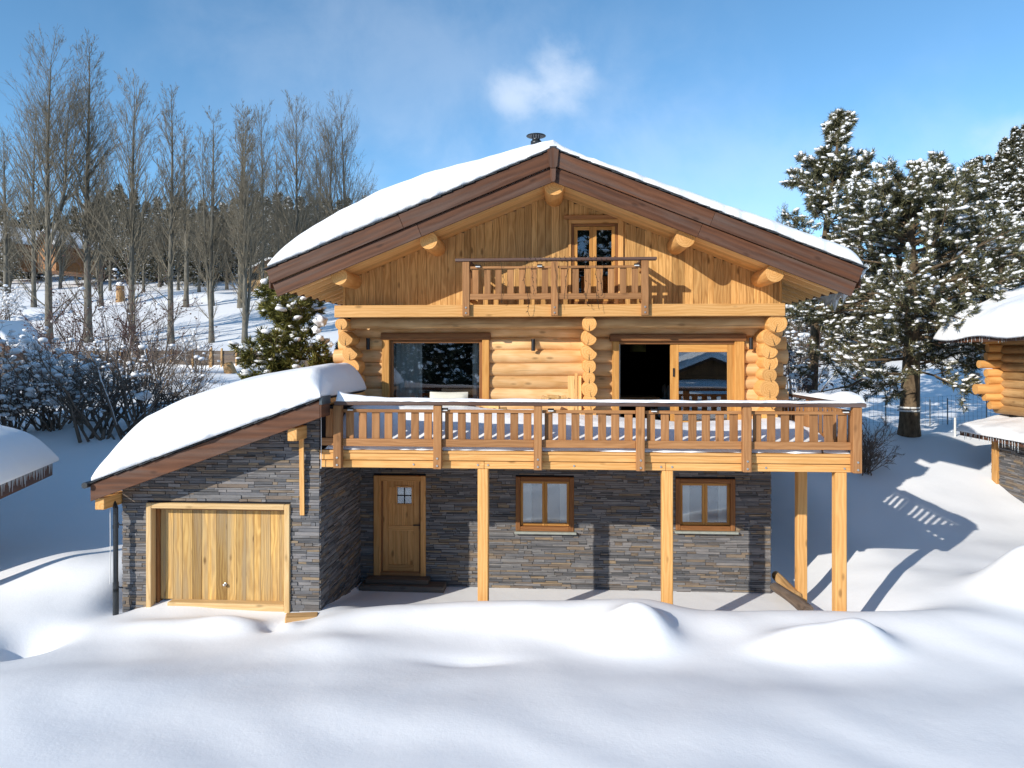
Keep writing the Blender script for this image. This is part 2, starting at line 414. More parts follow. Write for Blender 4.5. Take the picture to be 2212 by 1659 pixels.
# ---- ledge stone walls
def stones(mb, u0, u1, v0, v1, holes, place, top=None, uoff=0.0):
    """rows of thin stones; place(u, d, v) -> world point, d = distance proud of the wall"""
    v = v0
    while v < v1 - .015:
        h = min(random.choice((.032, .04, .048, .055, .068)), v1 - v)
        iv = [(u0, u1)]
        for a, b, c, d in holes:
            if v + h > c + .004 and v < d - .004:
                nv = []
                for p, q in iv:
                    if b <= p or a >= q: nv.append((p, q)); continue
                    if a > p: nv.append((p, a))
                    if b < q: nv.append((b, q))
                iv = nv
        if top is not None:
            nv = []
            for p, q in iv:
                p2 = top(v + h, p)
                if p2 < q - .03: nv.append((p2, q))
            iv = nv
        for p, q in iv:
            u = p
            first = True
            while u < q - .005:
                L = random.choice((.1, .15, .2, .26, .34, .42, .55, .7)) * random.uniform(.8, 1.2)
                if first: L *= random.uniform(.3, 1); first = False
                e = min(u + L, q)
                if q - e < .06: e = q
                d = random.uniform(.004, .026); gp = .0042
                j = lambda k=.004: random.uniform(-k, k)
                rows = 1 if h < .055 or random.random() < .5 else 2
                for rr in range(rows):
                    va = v + h * rr / rows; vb = v + h * (rr + 1) / rows
                    ua = u + gp if u > p + .001 else u
                    ub = e - gp if e < q - .001 else e
                    c = [(ua, va + gp * .7 + j()), (ub, va + gp * .7 + j()), (ub, vb - gp * .7 + j()), (ua, vb - gp * .7 + j())]
                    dd = [d + j(.003) for _ in range(4)]
                    vs = [place(a, x, b) for (a, b), x in zip(c, dd)] + [place(a, -.02, b) for a, b in c]
                    ra = random.uniform(0, 90)
                    gs = [(a + ra, b + ra, x) for (a, b), x in zip(c, dd)] + [(a + ra, b + ra, .05) for a, b in c]
                    mb._add(vs, [(0, 1, 2, 3), (0, 4, 5, 1), (1, 5, 6, 2), (2, 6, 7, 3), (3, 7, 4, 0)], gs)
                u = e
        v += h
def wall_panel(mb, u0, u1, v0, v1, holes, y0, y1):
    """solid backing wall in x-z with rectangular holes"""
    us = sorted({u0, u1, *[a for h in holes for a in h[:2] if u0 < a < u1]})
    vs = sorted({v0, v1, *[a for h in holes for a in h[2:] if v0 < a < v1]})
    for a, b in zip(us, us[1:]):
        for c, d in zip(vs, vs[1:]):
            um, vm = (a + b) / 2, (c + d) / 2
            if any(h[0] < um < h[1] and h[2] < vm < h[3] for h in holes): continue
            mb.bb(a, b, y0, y1, c, d)

def rect(px0, px1, py0, py1, Y):
    pm = (px0 + px1) / 2
    return PX(px0, Y), PX(px1, Y), PZ(pm, py1, Y), PZ(pm, py0, Y)
EDOOR = rect(808, 920, 1027, 1247, 0)
BW1 = rect(1114, 1240, 1030, 1150, 0)
BW2 = rect(1459, 1588, 1034, 1149, 0)
XR = PX(1664, 0); XL = -4.6
holes = [EDOOR, BW1, BW2]
b = MB(); wall_panel(b, XL, XR - .02, -.6, 3.08, holes, .012, .3)
b.bb(XR - .3, XR - .022, .302, 9, -.6, 3.08); b.bb(XL, XL + .3, .302, 9, -.6, 3.08); b.bb(XL, XR - .3, 8.7, 9, -.6, 3.08)
stw = b.build('stone_wall', M['backing'], chalet)
b = MB(); stones(b, XL + .3, XR, -.12, 3.06, holes, lambda u, d, v: (u, -d, v))
stones(b, 0.0, 9.0, -.12, 3.06, [], lambda u, d, v: (XR + d, u, v))
b.build('stone_cladding', M['stone'], stw)
# dark room behind the basement openings
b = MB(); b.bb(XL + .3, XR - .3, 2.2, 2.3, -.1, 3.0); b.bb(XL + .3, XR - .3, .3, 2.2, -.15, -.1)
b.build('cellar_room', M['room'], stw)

# ---- windows and doors
def framed(name, x0, x1, z0, z1, y, depth, w, mt, parent, bevel=.006):
    """mitred-looking picture frame as four bars butted"""
    b = MB()
    b.bb(x0, x0 + w, y, y + depth, z0, z1); b.bb(x1 - w, x1, y, y + depth, z0, z1)
    b.bb(x0 + w, x1 - w, y + .002, y + depth - .002, z1 - w, z1); b.bb(x0 + w, x1 - w, y + .002, y + depth - .002, z0, z0 + w)
    return b.build(name, mt, parent, bevel)
def pane(name, x0, x1, z0, z1, y, mt, parent):
    b = MB(); b.bb(x0, x1, y, y + .008, z0, z1)
    return b.build(name, mt, parent)
def basement_window(R_):
    x0, x1, z0, z1 = R_
    w = framed('window', x0 + .002, x1 - .002, z0 + .03, z1, -.045, .16, .1, M['frame'], chalet, .012)
    xm = (x0 + x1) / 2
    for a, c in ((x0 + .1, xm), (xm, x1 - .1)):
        framed('sash', a + .002, c - .002, z0 + .135, z1 - .1, .03, .06, .055, M['framelight'], w)
        pane('pane', a + .055, c - .055, z0 + .18, z1 - .15, .055, M['mirrorglass'], w)
    b = MB(); b.bb(x0 - .02, x1 + .05, -.11, .02, z0 - .02, z0 + .026); b.build('sill', M['sillmetal'], w, .006)
    # sheer curtains behind the sashes
    for s0_, s1_ in ((x0 + .13, x0 + .33), (x1 - .30, x1 - .12)):
        b = MB()
        for k in range(8):
            q_, w_ = s0_ + (s1_ - s0_) * k / 8, (s1_ - s0_) / 8
            b.bb(q_, q_ + w_ + .003, .2 + .018 * math.sin(k * 1.9), .21 + .018 * math.sin(k * 1.9), z0 + .12, z1 - .1)
        b.build('sheer_curtain', M['curtain'], w)
basement_window(BW1); basement_window(BW2)

x0, x1, z0, z1 = EDOOR
d = MB()
jw = .15
d.bb(x0, x0 + jw, -.05, .10, z0, z1); d.bb(x1 - jw * .75, x1, -.05, .10, z0, z1); d.bb(x0 + jw, x1 - jw * .75, -.048, .098, z1 - .12, z1)
ed = d.build('entrance_door', M['entrydoor'], chalet, .01)
ed['label'] = 'plain wooden front door with a small four-pane window'
a0, a1, c0, c1 = x0 + jw, x1 - jw * .75, z0 + .12, z1 - .12
d = MB(); d.bb(a0, a0 + .04, .02, .11, c0, c1); d.bb(a1 - .04, a1, .02, .11, c0, c1); d.bb(a0, a1, -.04, .14, z0 + .02, z0 + .12)
d.build('threshold', M['deck'], ed, .005)
lx0, lx1 = a0 + .042, a1 - .042
wx0, wx1 = PX(858, .05), PX(889, .05); wz0, wz1 = PZ(874, 1088, .05), PZ(874, 1053, .05)
zm = PZ(870, 1141, .05)
d = MB()
st = .12
d.bb(lx0, lx0 + st, .04, .09, c0, c1); d.bb(lx1 - st, lx1, .04, .09, c0, c1)
d.bb(lx0 + st, lx1 - st, .042, .088, c0, c0 + .14); d.bb(lx0 + st, lx1 - st, .042, .088, zm - .055, zm + .055)
nb = 4
for i in range(nb):
    p = lx0 + st + (lx1 - lx0 - 2 * st) * i / nb; q = lx0 + st + (lx1 - lx0 - 2 * st) * (i + 1) / nb
    d.bb(p + .002, q - .002, .058, .085, c0 + .14, zm - .055)
    for u0, u1, v0, v1 in ((p + .002, q - .002, zm + .055, wz0), (p + .002, q - .002, wz1, c1)):
        d.bb(u0, u1, .058, .085, v0, v1)
d.bb(lx0 + st, wx0, .058, .085, wz0, wz1); d.bb(wx1, lx1 - st, .058, .085, wz0, wz1)
d.build('door_leaf', M['entrydoor'], ed, .004)
framed('spy_window_frame', wx0 - .035, wx1 + .035, wz0 - .035, wz1 + .035, .035, .05, .035, M['entrydoor'], ed)
d = MB(); xm = (wx0 + wx1) / 2; zmm = (wz0 + wz1) / 2
d.bb(xm - .01, xm + .01, .045, .06, wz0, wz1); d.bb(wx0, wx1, .046, .061, zmm - .01, zmm + .01)
d.build('window_bar', M['black'], ed)
pane('pane', wx0, wx1, wz0, wz1, .066, M['mirrorglass'], ed)
hx = PX(903, .03); hz = PZ(903, 1134, .03)
d = MB(); d.bb(hx + .02, hx + .05, .025, .04, hz - .1, hz + .05); d.bb(hx - .1, hx + .04, -.005, .015, hz - .01, hz + .012); d.bb(hx + .025, hx + .045, -.005, .03, hz - .01, hz + .012)
d.build('handle', M['black'], ed)

# ---- log storey
ROWS = [5.605, 5.325, 5.045, 4.765, 4.485, 4.205, 3.925, 3.645, 3.365]
WIN = (PX(826, 0), PX(1057, 0), PZ(940, 869, 0), PZ(940, 719, 0))
DOOR = (PX(1322, 0), PX(1607, 0), 3.30, PZ(1460, 722, 0))
LXL, LXR = PX(724, 0), PX(1699, 0)
YL = .17
lw = MB()
for i, z in enumerate(ROWS):
    r0 = random.uniform(.158, .172)
    cuts = []
    if WIN[2] < z < WIN[3] - .06: cuts.append((WIN[0] + .01, WIN[1] - .01))
    if DOOR[2] < z < DOOR[3] - .06: cuts.append((DOOR[0] + .01, DOOR[1] - .01))
    xs = LXL + random.uniform(-.06, .08); rn = random.random()
    xe = LXR + random.uniform(-.1, .05)
    segs = []
    for a, c in cuts: segs.append((xs, a)); xs = c
    segs.append((xs, xe))
    for a, c in segs:
        ra, rb = r0 * random.uniform(.94, 1.04), r0 * random.uniform(.94, 1.04)
        lw.cyl((a, YL, z), (c, YL, z), ra, rb, 18, max(2, int((c - a) / .3)), True, .008, rnd=rn)
logw = lw.build('log_wall', M['log'], chalet)
# side and rear walls of the storey, cross wall; the rooms inside
b = MB()
for z in ROWS:
    for x in (PX(748, 0), PX(1662, 0)):
        b.cyl((x, .45, z - .14), (x, 9, z - .14), .165, n=12, seg=2)
    b.cyl((LXL, 8.8, z), (LXR, 8.8, z), .165, n=12, seg=2)
b.build('side_log_wall', M['log'], chalet)
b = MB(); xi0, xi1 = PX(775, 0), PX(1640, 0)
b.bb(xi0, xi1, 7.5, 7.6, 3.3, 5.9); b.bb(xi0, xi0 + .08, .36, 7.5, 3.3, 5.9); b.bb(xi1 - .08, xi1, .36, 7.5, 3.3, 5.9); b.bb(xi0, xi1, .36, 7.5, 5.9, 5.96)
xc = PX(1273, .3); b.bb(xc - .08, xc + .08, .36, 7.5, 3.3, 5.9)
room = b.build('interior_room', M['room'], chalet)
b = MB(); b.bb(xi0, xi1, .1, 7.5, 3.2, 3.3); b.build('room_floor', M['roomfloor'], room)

def log_end(px, py, rpx, yend, cut=None):
    q = P(px, py, yend); r = rpx * (yend + 15) / F
    b = MB(); n = 22
    y1 = .55
    ring = []
    for j in range(n):
        a = 2 * math.pi * j / n; rr = r * (1 + .035 * math.sin(2 * a + px) + .02 * math.sin(3 * a + py))
        x, z = rr * math.cos(a), rr * math.sin(a)
        if cut is not None:
            nx_, nz_, lim = cut
            dd = x * nx_ + z * nz_ - lim * r
            if dd > 0: x -= nx_ * dd; z -= nz_ * dd
        ring.append((x, z))
    crack = random.uniform(-1.9, -1.2)
    vs = []; gs = []
    ra = random.uniform(0, 40)
    for y in (yend, yend + .012, (yend + y1) / 2, y1):
        k = .965 if y == yend else 1
        for x, z in ring: vs.append((q.x + x * k, y, q.z + z * k)); gs.append((y + ra, x, z))
    fs = [(i * n + j, (i + 1) * n + j, (i + 1) * n + (j + 1) % n, i * n + (j + 1) % n) for i in range(3) for j in range(n)]
    b._add(vs, fs, gs, .5, True)
    b._add(vs[:n] + [(q.x, yend - .004, q.z)], [(j, (j + 1) % n, n) for j in range(n)], gs[:n] + [(ra, 0, 0)], random.random())
    o = b.build('log_end', M['logend'], logw)
    # drying check: a narrow dark wedge cut into the end grain
    b = MB(); ca, sa = math.cos(crack), math.sin(crack)
    L0, L1, wd = .08 * r, .93 * r, random.uniform(.005, .010)
    nx_, nz_ = -sa, ca
    pts = [(L0, 0), (L1, -wd), (L1, wd)]
    poly = [(q.x + ca * l + nx_ * w_, q.z + sa * l + nz_ * w_) for l, w_ in pts]
    b.prism(poly, yend - .007, yend + .02)
    return b
cracks = MB()
def add_end(*a, **k):
    b = log_end(*a, **k)
    n = len(cracks.v); cracks.v += b.v; cracks.g += b.g; cracks.r += b.r; cracks.f += [tuple(i + n for i in f) for f in b.f]; cracks.sm += b.sm
C1, C2 = (.66, .75, .55), (-.66, .75, .6)
for a in [(736.5, 699.7, 13.5, -.74), (746.5, 730, 17, -.52, C1), (755.6, 762, 17, -.44, C1), (756, 793, 20, -.42), (763.5, 824, 15.5, -.40), (758, 851, 16, -.40), (760, 880, 17, -.40), (758, 909, 16, -.4),
          (1273.2, 698.8, 16, -.72), (1272.6, 729, 17, -.48, C1), (1272.6, 761, 17.5, -.42, C1), (1273, 791, 15, -.40), (1273, 816, 13.2, -.40), (1273.8, 842, 17.6, -.40), (1273.8, 869.5, 16.4, -.40), (1273, 898, 16, -.40), (1274, 926, 15, -.4),
          (1680, 698, 20, -.74), (1667.6, 728, 19.5, -.52, C1), (1663.5, 756, 17.5, -.44, C1), (1664.5, 783, 16.5, -.40), (1662, 810, 16, -.40), (1662.5, 840.5, 21, -.40), (1663.5, 869, 16.5, -.40), (1662, 899, 17.5, -.40), (1662, 928, 17, -.4)]:
    add_end(*a[:4], **({'cut': a[4]} if len(a) > 4 else {}))
cracks.build('drying_crack', M['backing'], logw)

# ---- picture window
x0, x1, z0, z1 = WIN
b = MB(); b.bb(x0 - .02, x1 + .03, -.075, .10, z1 - .15, z1)
pw = b.build('picture_window', M['frame'], chalet, .01)
pw['label'] = 'wide fixed window with dark brown header and light jambs'
for a, c in ((x0, x0 + .16), (x1 - .15, x1)):
    b = MB(); b.bb(a, c, -.05, .2, z0, z1 - .152); b.build('jamb', M['framelight'], pw, .008)
framed('frame', x0 + .162, x1 - .152, z0 + .002, z1 - .152, .03, .09, .07, M['frame'], pw)
pane('pane', x0 + .23, x1 - .22, z0 + .07, z1 - .22, .07, M['mirrorglass'], pw)
b = MB(); b.bb(PX(800, -.08), PX(1060, -.08), -.11, .12, z0 - .15, z0 - .004); b.build('sill', M['yellow'], pw, .012)
# ---- sliding door
x0, x1, z0, z1 = DOOR
z0 = 3.42
b = MB(); b.bb(x0 - .05, x1 + .04, -.075, .10, z1 - .15, z1)
sd = b.build('sliding_door', M['frame'], chalet, .01)
sd['label'] = 'sliding terrace door, left half open to a dark dining room'
for a, c in ((x0, x0 + .15), (x1 - .20, x1)):
    b = MB(); b.bb(a, c, -.05, .2, z0 - .1, z1 - .152); b.build('jamb', M['framelight'], sd, .008)
b = MB(); b.bb(x0 + .15, x1 - .2, .0, .18, z1 - .21, z1 - .152); b.build('head_rail', M['frame'], sd, .006)
b = MB(); b.bb(x0 + .15, x1 - .2, -.02, .2, z0 - .1, z0 - .03); b.build('threshold', M['frame'], sd, .006)
s0, s1 = PX(1448, .05), PX(1590, .05); g0, g1 = PX(1466, .05), PX(1571, .05)
b = MB(); zt, zb = z1 - .212, z0 - .028
b.bb(s0, g0, .03, .10, zb, zt); b.bb(g1, s1, .03, .10, zb, zt); b.bb(g0, g1, .032, .098, zt - .17, zt); b.bb(g0, g1, .032, .098, zb, zb + .28)
ss = b.build('sliding_sash', M['framelight'], sd, .006)
pane('pane', g0, g1, zb + .28, zt - .17, .06, M['mirrorglass'], sd)
b = MB(); b.bb(s0 + .05, s0 + .085, .012, .03, 4.62, 4.80); b.build('handle', M['black'], sd)
# ---- beam under the gable and balcony floor
YB = -.8
bx0, bx1 = PX(722, YB), PX(1697, YB); bz0, bz1 = PZ(1200, 684, YB), PZ(1200, 657.5, YB)
b = MB(); b.beam((bx0, YB + .06, (bz0 + bz1) / 2), (bx1, YB + .06, (bz0 + bz1) / 2), .12, bz1 - bz0)
gb = b.build('gable_beam', M['yellow'], chalet, .012)
b = MB(); b.cyl((bx0 + .25, YB + .42, bz0 - .10), (bx1 - .2, YB + .42, bz0 - .10), .125, .13, 16, 20, True, .006)
b.build('carrying_log', M['oldlog'], chalet)
b = MB(); ny_ = 6
for i in range(ny_):
    ya = YB + .122 + i * .14; b.bb(bx0 + .06, bx1 - .06, ya, ya + .136, bz1 - .05, bz1 - .006)
b.build('balcony_floor', M['soffit'], chalet, .004)

# ---- roof geometry
AP = P(1195, 321, -1.25)
XA, ZA, SL = AP.x, AP.z, math.tan(math.radians(21.9))
XE0, XE1 = PX(575, -1.25), PX(1866, -1.25)
HWL, HWR = XA - XE0, XE1 - XA
def zroof(x):
    return ZA - SL * abs(x - XA)
COSA = math.cos(math.atan(SL)); YF, YR = -1.25, 9.2
# ---- gable planks
gx0, gx1 = PX(746, 0), PX(1684, 0)
GD = rect(1228, 1346, 466, 657, .05)
b = MB(); x = gx0
while x < gx1 - .02:
    w = random.choice((.13, .15, .17, .19)); e = min(x + w, gx1)
    if gx1 - e < .06: e = gx1
    zt = min(zroof(x), zroof(e)) - .56
    if x < XA < e: zt = zroof(x) - .58
    off = (random.uniform(0, 60), random.uniform(-.1, .1), random.uniform(.03, .16))
    rn = random.random()
    for c0, c1 in ((bz1 - .2, zt),):
        if e > GD[0] + .02 and x < GD[1] - .02:
            aa, bb_ = max(x, GD[0]), min(e, GD[1])
            b.bb(aa + .002, bb_ - .002, .04, .075, GD[3], zt, off=off, rnd=rn)
            if x < GD[0] - .01: b.bb(x + .002, GD[0], .04, .075, c0, zt, off=off, rnd=rn)
            if e > GD[1] + .01: b.bb(GD[1], e - .002, .04, .075, c0, zt, off=off, rnd=rn)
        else:
            b.bb(x + .002, e - .002, .04 + random.uniform(-.003, .003), .075, c0, zt, off=off, rnd=rn)
    x = e
gab = b.build('gable_wall', M['plank'], chalet, .004)
b = MB()
b.prism([(gx0, bz1 - .2), (GD[0], bz1 - .2), (GD[0], zroof(GD[0]) - .5), (gx0, zroof(gx0) - .5)], .076, .1)
b.prism([(GD[1], bz1 - .2), (gx1, bz1 - .2), (gx1, zroof(gx1) - .5), (GD[1], zroof(GD[1]) - .5)], .076, .1)
b.prism([(GD[0], GD[3]), (GD[1], GD[3]), (GD[1], zroof(GD[1]) - .5), (XA, zroof(XA) - .5), (GD[0], zroof(GD[0]) - .5)], .076, .1)
b.build('gable_backing', M['backing'], gab)
b = MB(); b.bb(gx0 - .06, gx0 - .002, .02, .085, bz1 - .1, zroof(gx0) - .5)
b.build('corner_board', M['plank'], gab, .006)
b = MB(); b.bb(gx1 + .002, gx1 + .06, .02, .085, bz1 - .1, zroof(gx1) - .5)
b.build('corner_board', M['plank'], gab, .006)
b = MB()
for x in (gx0 - .02, gx1 + .02): b.bb(x - .05, x + .05, .1, 9, 5.7, zroof(x) - .5)
b.bb(GD[0], GD[1], 2.0, 2.1, 5.8, 8.2)
b.bb(gx0, gx1, 8.9, 9.0, 5.7, 7.0)
b.build('attic_lining', M['room'], gab)
# balcony door in the gable
x0, x1, z0, z1 = GD
b = MB(); b.bb(x0 - .1, x1 + .03, -.03, .08, z1 - .08, z1)
bd = b.build('balcony_door', M['deck'], chalet, .006)
b = MB(); b.bb(x0, x0 + .06, 0.0, .12, z0, z1 - .082); b.bb(x1 - .11, x1, -.01, .12, z0, z1 - .082); b.bb(x0 + .06, x1 - .11, .005, .12, z1 - .17, z1 - .082); b.build('casing', M['yellow'], bd, .006)
xa, xb = x0 + .062, x1 - .112; xm = PX(1281, .05)
framed('frame', xa, xb, z0, z1 - .172, .03, .08, .055, M['frame'], bd)
for p, q in ((xa + .057, xm - .002), (xm + .002, xb - .057)):
    framed('sash', p, q, z0 + .057, z1 - .23, .05, .06, .075, M['framelight'], bd)
    pane('pane', p + .072, q - .072, z0 + .13, z1 - .30, .075, M['mirrorglass'], bd)

# ---- roof slab, fascia, rafters, purlins
b = MB()
def slope_pt(side, s_, dn, y):
    """point at slope distance s_ from the apex, dn below the roof plane (perpendicular)"""
    c, sn = COSA, SL * COSA
    return Vector((XA + side * (s_ * c - dn * sn), y, ZA - s_ * sn - dn * c))
LEN = {-1: HWL / COSA, 1: HWR / COSA}
def slope_board(b, side, s0, s1, d0, d1, y0, y1, **k):
    pts = [slope_pt(side, s0, d0, 0), slope_pt(side, s1, d0, 0), slope_pt(side, s1, d1, 0), slope_pt(side, s0, d1, 0)]
    p = [(q.x, q.z) for q in pts]
    if side > 0: p = p[::-1]
    ra = random.uniform(0, 60); rb = random.uniform(-.1, .1); rc = random.uniform(.03, .15)
    vs = [(x, y0, z) for x, z in p] + [(x, y1, z) for x, z in p]
    ll = [(s0, d0), (s1, d0), (s1, d1), (s0, d1)]
    if side > 0: ll = ll[::-1]
    gs = [(s_ + ra, d_ + rb, rc) for s_, d_ in ll] + [(s_ + ra, d_ + rb, rc + (y1 - y0)) for s_, d_ in ll]
    b._add(vs, [(3, 2, 1, 0), (4, 5, 6, 7), (0, 1, 5, 4), (1, 2, 6, 5), (2, 3, 7, 6), (3, 0, 4, 7)], gs, k.get('rnd'))
for sd_ in (-1, 1):
    slope_board(b, sd_, 0.0 if sd_ < 0 else .06, LEN[sd_] - .02, .025, .075, YF + .06, YR)
roof = b.build('roof', M['soffit'], chalet)
b = MB()
for sd_ in (-1, 1):
    n = 26
    for i in range(n):
        a0 = LEN[sd_] * i / n; a1 = LEN[sd_] * (i + 1) / n + .06
        if i == 0 and sd_ > 0: a0 += .03
        c, sn = COSA, SL * COSA
        for k in range(1):
            p0 = slope_pt(sd_, a0, .012, 0); p1 = slope_pt(sd_, a1, -.012, 0)
            yj = YF - .05 + random.uniform(-.02, .012)
            b.beam((p0.x, (yj + YR) / 2, p0.z), (p1.x, (yj + YR) / 2, p1.z), YR - yj, .016, up=(0, 0, 1))
b.bb(XA - .07, XA + .07, YF - .06, YR, ZA - .005, ZA + .035)
b.build('slate_shingle', M['slate'], roof)
for sd_ in (-1, 1):
    gapx = .10
    for d0, d1, yy in ((.028, .315, YF - .03), (.322, .60, YF + .022)):
        jn = LEN[sd_] * random.uniform(.42, .6)
        e = LEN[sd_] - .0
        for s0, s1 in ((gapx + (.0 if d0 < .1 else .12), jn - .002), (jn + .002, e)):
            b = MB(); slope_board(b, sd_, s0, s1, d0, d1, yy, yy + .045)
            b.build('fascia_board', M['fascia'], roof, .006)
# pendant board at the apex
b = MB()
p = AP
b.prism([(p.x - .115, p.z - .04), (p.x - .085, p.z - .36), (p.x - .05, p.z - .40), (p.x + .05, p.z - .40), (p.x + .085, p.z - .36), (p.x + .115, p.z - .04), (p.x, p.z + .005)], YF - .075, YF - .032, grain=1)
b.prism([(p.x - .06, p.z - .402), (p.x - .05, p.z - .62), (p.x - .025, p.z - .67), (p.x + .025, p.z - .67), (p.x + .05, p.z - .62), (p.x + .06, p.z - .402)], YF - .06, YF + .015, grain=1)
b.build('ridge_pendant', M['fascia'], roof, .006)
# eave boards running back along both sides
for sd_ in (-1, 1):
    b = MB(); q = slope_pt(sd_, LEN[sd_] - .03, .03, 0); q2 = slope_pt(sd_, LEN[sd_] - .03, .45, 0)
    b.beam((q.x, YF + .08, (q.z + q2.z) / 2), (q.x, YR, (q.z + q2.z) / 2), .04, .34)
    b.build('eave_board', M['fascia'], roof, .005)
# boarded soffit under the gable overhang, rafters showing at the eaves
for sd_ in (-1, 1):
    b = MB(); e = (4.62 if sd_ < 0 else 4.75) / COSA
    for k in range(7):
        ya = YF + .07 + k * .187; slope_board(b, sd_, .02, e, .535, .56, ya, ya + .184)
    b.build('soffit', M['soffit'], roof, .003)
    yy = YF + .1
    while yy < 7:
        b = MB(); slope_board(b, sd_, e + .005 if yy < .05 else 4.75, LEN[sd_] - .08, .33, .52, yy, yy + .09)
        b.build('rafter', M['soffit'], roof, .006)
        yy += .46
    b = MB(); slope_board(b, sd_, 4.6, LEN[sd_] - .06, .3, .328, YF + .07, YR - .2); b.build('eave_lining', M['soffit'], roof)
# purlins
for px, py, r in ((1197, 400, .2), (926, 519, .175), (733, 597, .165), (1480, 514, .185), (1674, 590, .175)):
    q = P(px, py, -1.02)
    b = MB(); b.cyl((q.x, -1.04, q.z), (q.x, .3, q.z), r * 1.02, r, 20, 6, True, .006, .01)
    b.build('purlin', M['logend'], chalet)
# chimney
q = P(1158, 303, 3.2)
b = MB(); b.lathe([(.13, -1.3), (.13, -.12), (.142, -.12), (.142, -.03), (.13, -.03), (.10, .0), (.10, .03)], q)
ch = b.build('chimney', M['metal'], chalet)
b = MB(); b.lathe([(.0, .17), (.06, .165), (.255, .115), (.258, .108), (.05, .14), (0, .142)], q, 28)
for a in range(4):
    an = a * math.pi / 2 + .4
    b.bb(q.x + .1 * math.cos(an) - .01, q.x + .1 * math.cos(an) + .01, q.y + .1 * math.sin(an) - .01, q.y + .1 * math.sin(an) + .01, q.z + .0, q.z + .15)
cc = b.build('chimney_cap', M['metal'], ch)
#==PART3==
# ================================================================== DECK
YD = -2.64                                   # face of the edge beams
DX0 = PX(691, YD); DX1 = PX(1846, YD)
zt = lambda px, py: PZ(px, py, YD)
Zb0, Zb1, Zu1, Ze1 = zt(1150, 1014), zt(1150, 997.5), zt(1150, 981), zt(1150, 975.5)
b = MB(); SY = 1.6                            # the deck runs on along the right side of the house
nb = 17
for i in range(nb):
    y0 = YD + .02 + i * .158
    b.bb(DX0 + .02, DX1, y0, y0 + .15, Ze1 - .035, Ze1 - .002)
for i in range(10):
    y0 = .05 + i * .158
    b.bb(XR + .25, DX1, y0, y0 + .15, Ze1 - .035, Ze1 - .002)
deck = b.build('deck_floor', M['yellow'], chalet, .004)
b = MB()
jx = [DX0, PX(1046, YD), PX(1439, YD), DX1]
for a, c in zip(jx, jx[1:]):
    b.bb(a + .003, c - .003, YD + .015, YD + .075, Zb0, Zb1 - .004)
b.build('edge_beam', M['yellow'], deck, .008)
b = MB(); b.bb(DX0, DX1, YD - .012, YD + .06, Zb1 + .008, Zu1 - .008); b.build('edge_board', M['yellow'], deck, .008)
b = MB(); b.bb(DX0, DX1 + .02, YD - .03, YD + .02, Zu1 - .004, Ze1); b.build('edge_board', M['yellow'], deck, .006)
b = MB(); b.bb(DX1 - .08, DX1 - .01, YD + .075, SY, Zb0, Zu1 - .01); b.build('edge_beam', M['yellow'], deck, .008)
b = MB()
x = DX0 + .5
while x < DX1 - .3:
    b.bb(x, x + .07, YD + .08, -.03, Zb0 + .02, Ze1 - .04); x += .62
b.build('deck_joist', M['yellow'], deck)
for px, Yp, pw_ in ((1044, YD + .1, 22.5), (1441, YD + .1, 22.5), (1814, YD + .1, 24), (1731, -.62, 20)):
    q = PX(px, Yp); w = .19
    b = MB(); b.bb(q - w / 2, q + w / 2, Yp - w / 2 + .02, Yp + w / 2 + .02, gz(q, Yp) - .5, Zb0 - .004 if Yp < -1 else Ze1 - .05)
    b.build('support_post', M['yellow'], chalet, .012)

def bolts(b, x, y, zs):
    for z in zs: b.cyl((x, y, z), (x, y - .014, z), .021, .017, 10)

def railing_bay(x0, x1, y, nsl, zlow0, zlow1, zsub0, zsub1, parent, slw, lift=None):
    b = MB()
    b.bb(x0, x1, y - .02, y + .015, zsub0, zsub1)                       # slim top rail
    b.bb(x0, x1, y - .03, y + .015, zlow0, zlow1)                       # broad bottom board
    pitch = (x1 - x0) / nsl
    for i in range(nsl):
        c = x0 + pitch * (i + .5) + random.uniform(-.006, .006)
        b.bb(c - slw / 2, c + slw / 2, y + .017, y + .042, zlow0 + .03, zsub1 - .012)
    return b.build('slat_panel', M['deck'], parent, .005)

YP = YD - .085
posts = [PX(p, YP) for p in (730.7, 945.8, 1162, 1383, 1612.5, 1849.5)]
zP0 = PZ(1162, 1014.5, YP); zCap1 = PZ(1162, 868.5, YP); zCap0 = PZ(1162, 876.5, YP)
zS1 = PZ(1162, 885.5, YP + .05); zS0 = PZ(1162, 892.5, YP + .05); zL1 = PZ(1162, 950, YP + .05); zL0 = PZ(1162, 966.5, YP + .05)
b = MB(); b.bb(posts[0] - .05, posts[-1] + .14, YP - .085, YP + .115, zCap0, zCap1)
rail = b.build('deck_railing', M['cap'], chalet, .008)
for i, x in enumerate(posts):
    w = .145
    b = MB(); b.bb(x - w / 2, x + w / 2, YP - .07, YP + .068, zP0, zCap0 - .003); b.build('post', M['deck'], rail, .008)
b = MB()
for x in posts: bolts(b, x, YP - .071, (zP0 + .06, zP0 + .19))
for px in (893 , 1032, 1054, 1240, 1428, 1452, 1655, 1825): bolts(b, PX(px * 1.0, YD), YD + .015, ((Zb0 + Zb1) / 2,))
b.build('bolt', M['steel'], rail)
for a, c in zip(posts, posts[1:]):
    railing_bay(a + .075, c - .075, YP + .045, 7, zL0, zL1, zS0, zS1, rail, .142)
railing_bay(DX0 + .03, posts[0] - .075, YP + .12, 1, zL0, zL1, zS0, zS1, rail, .13)
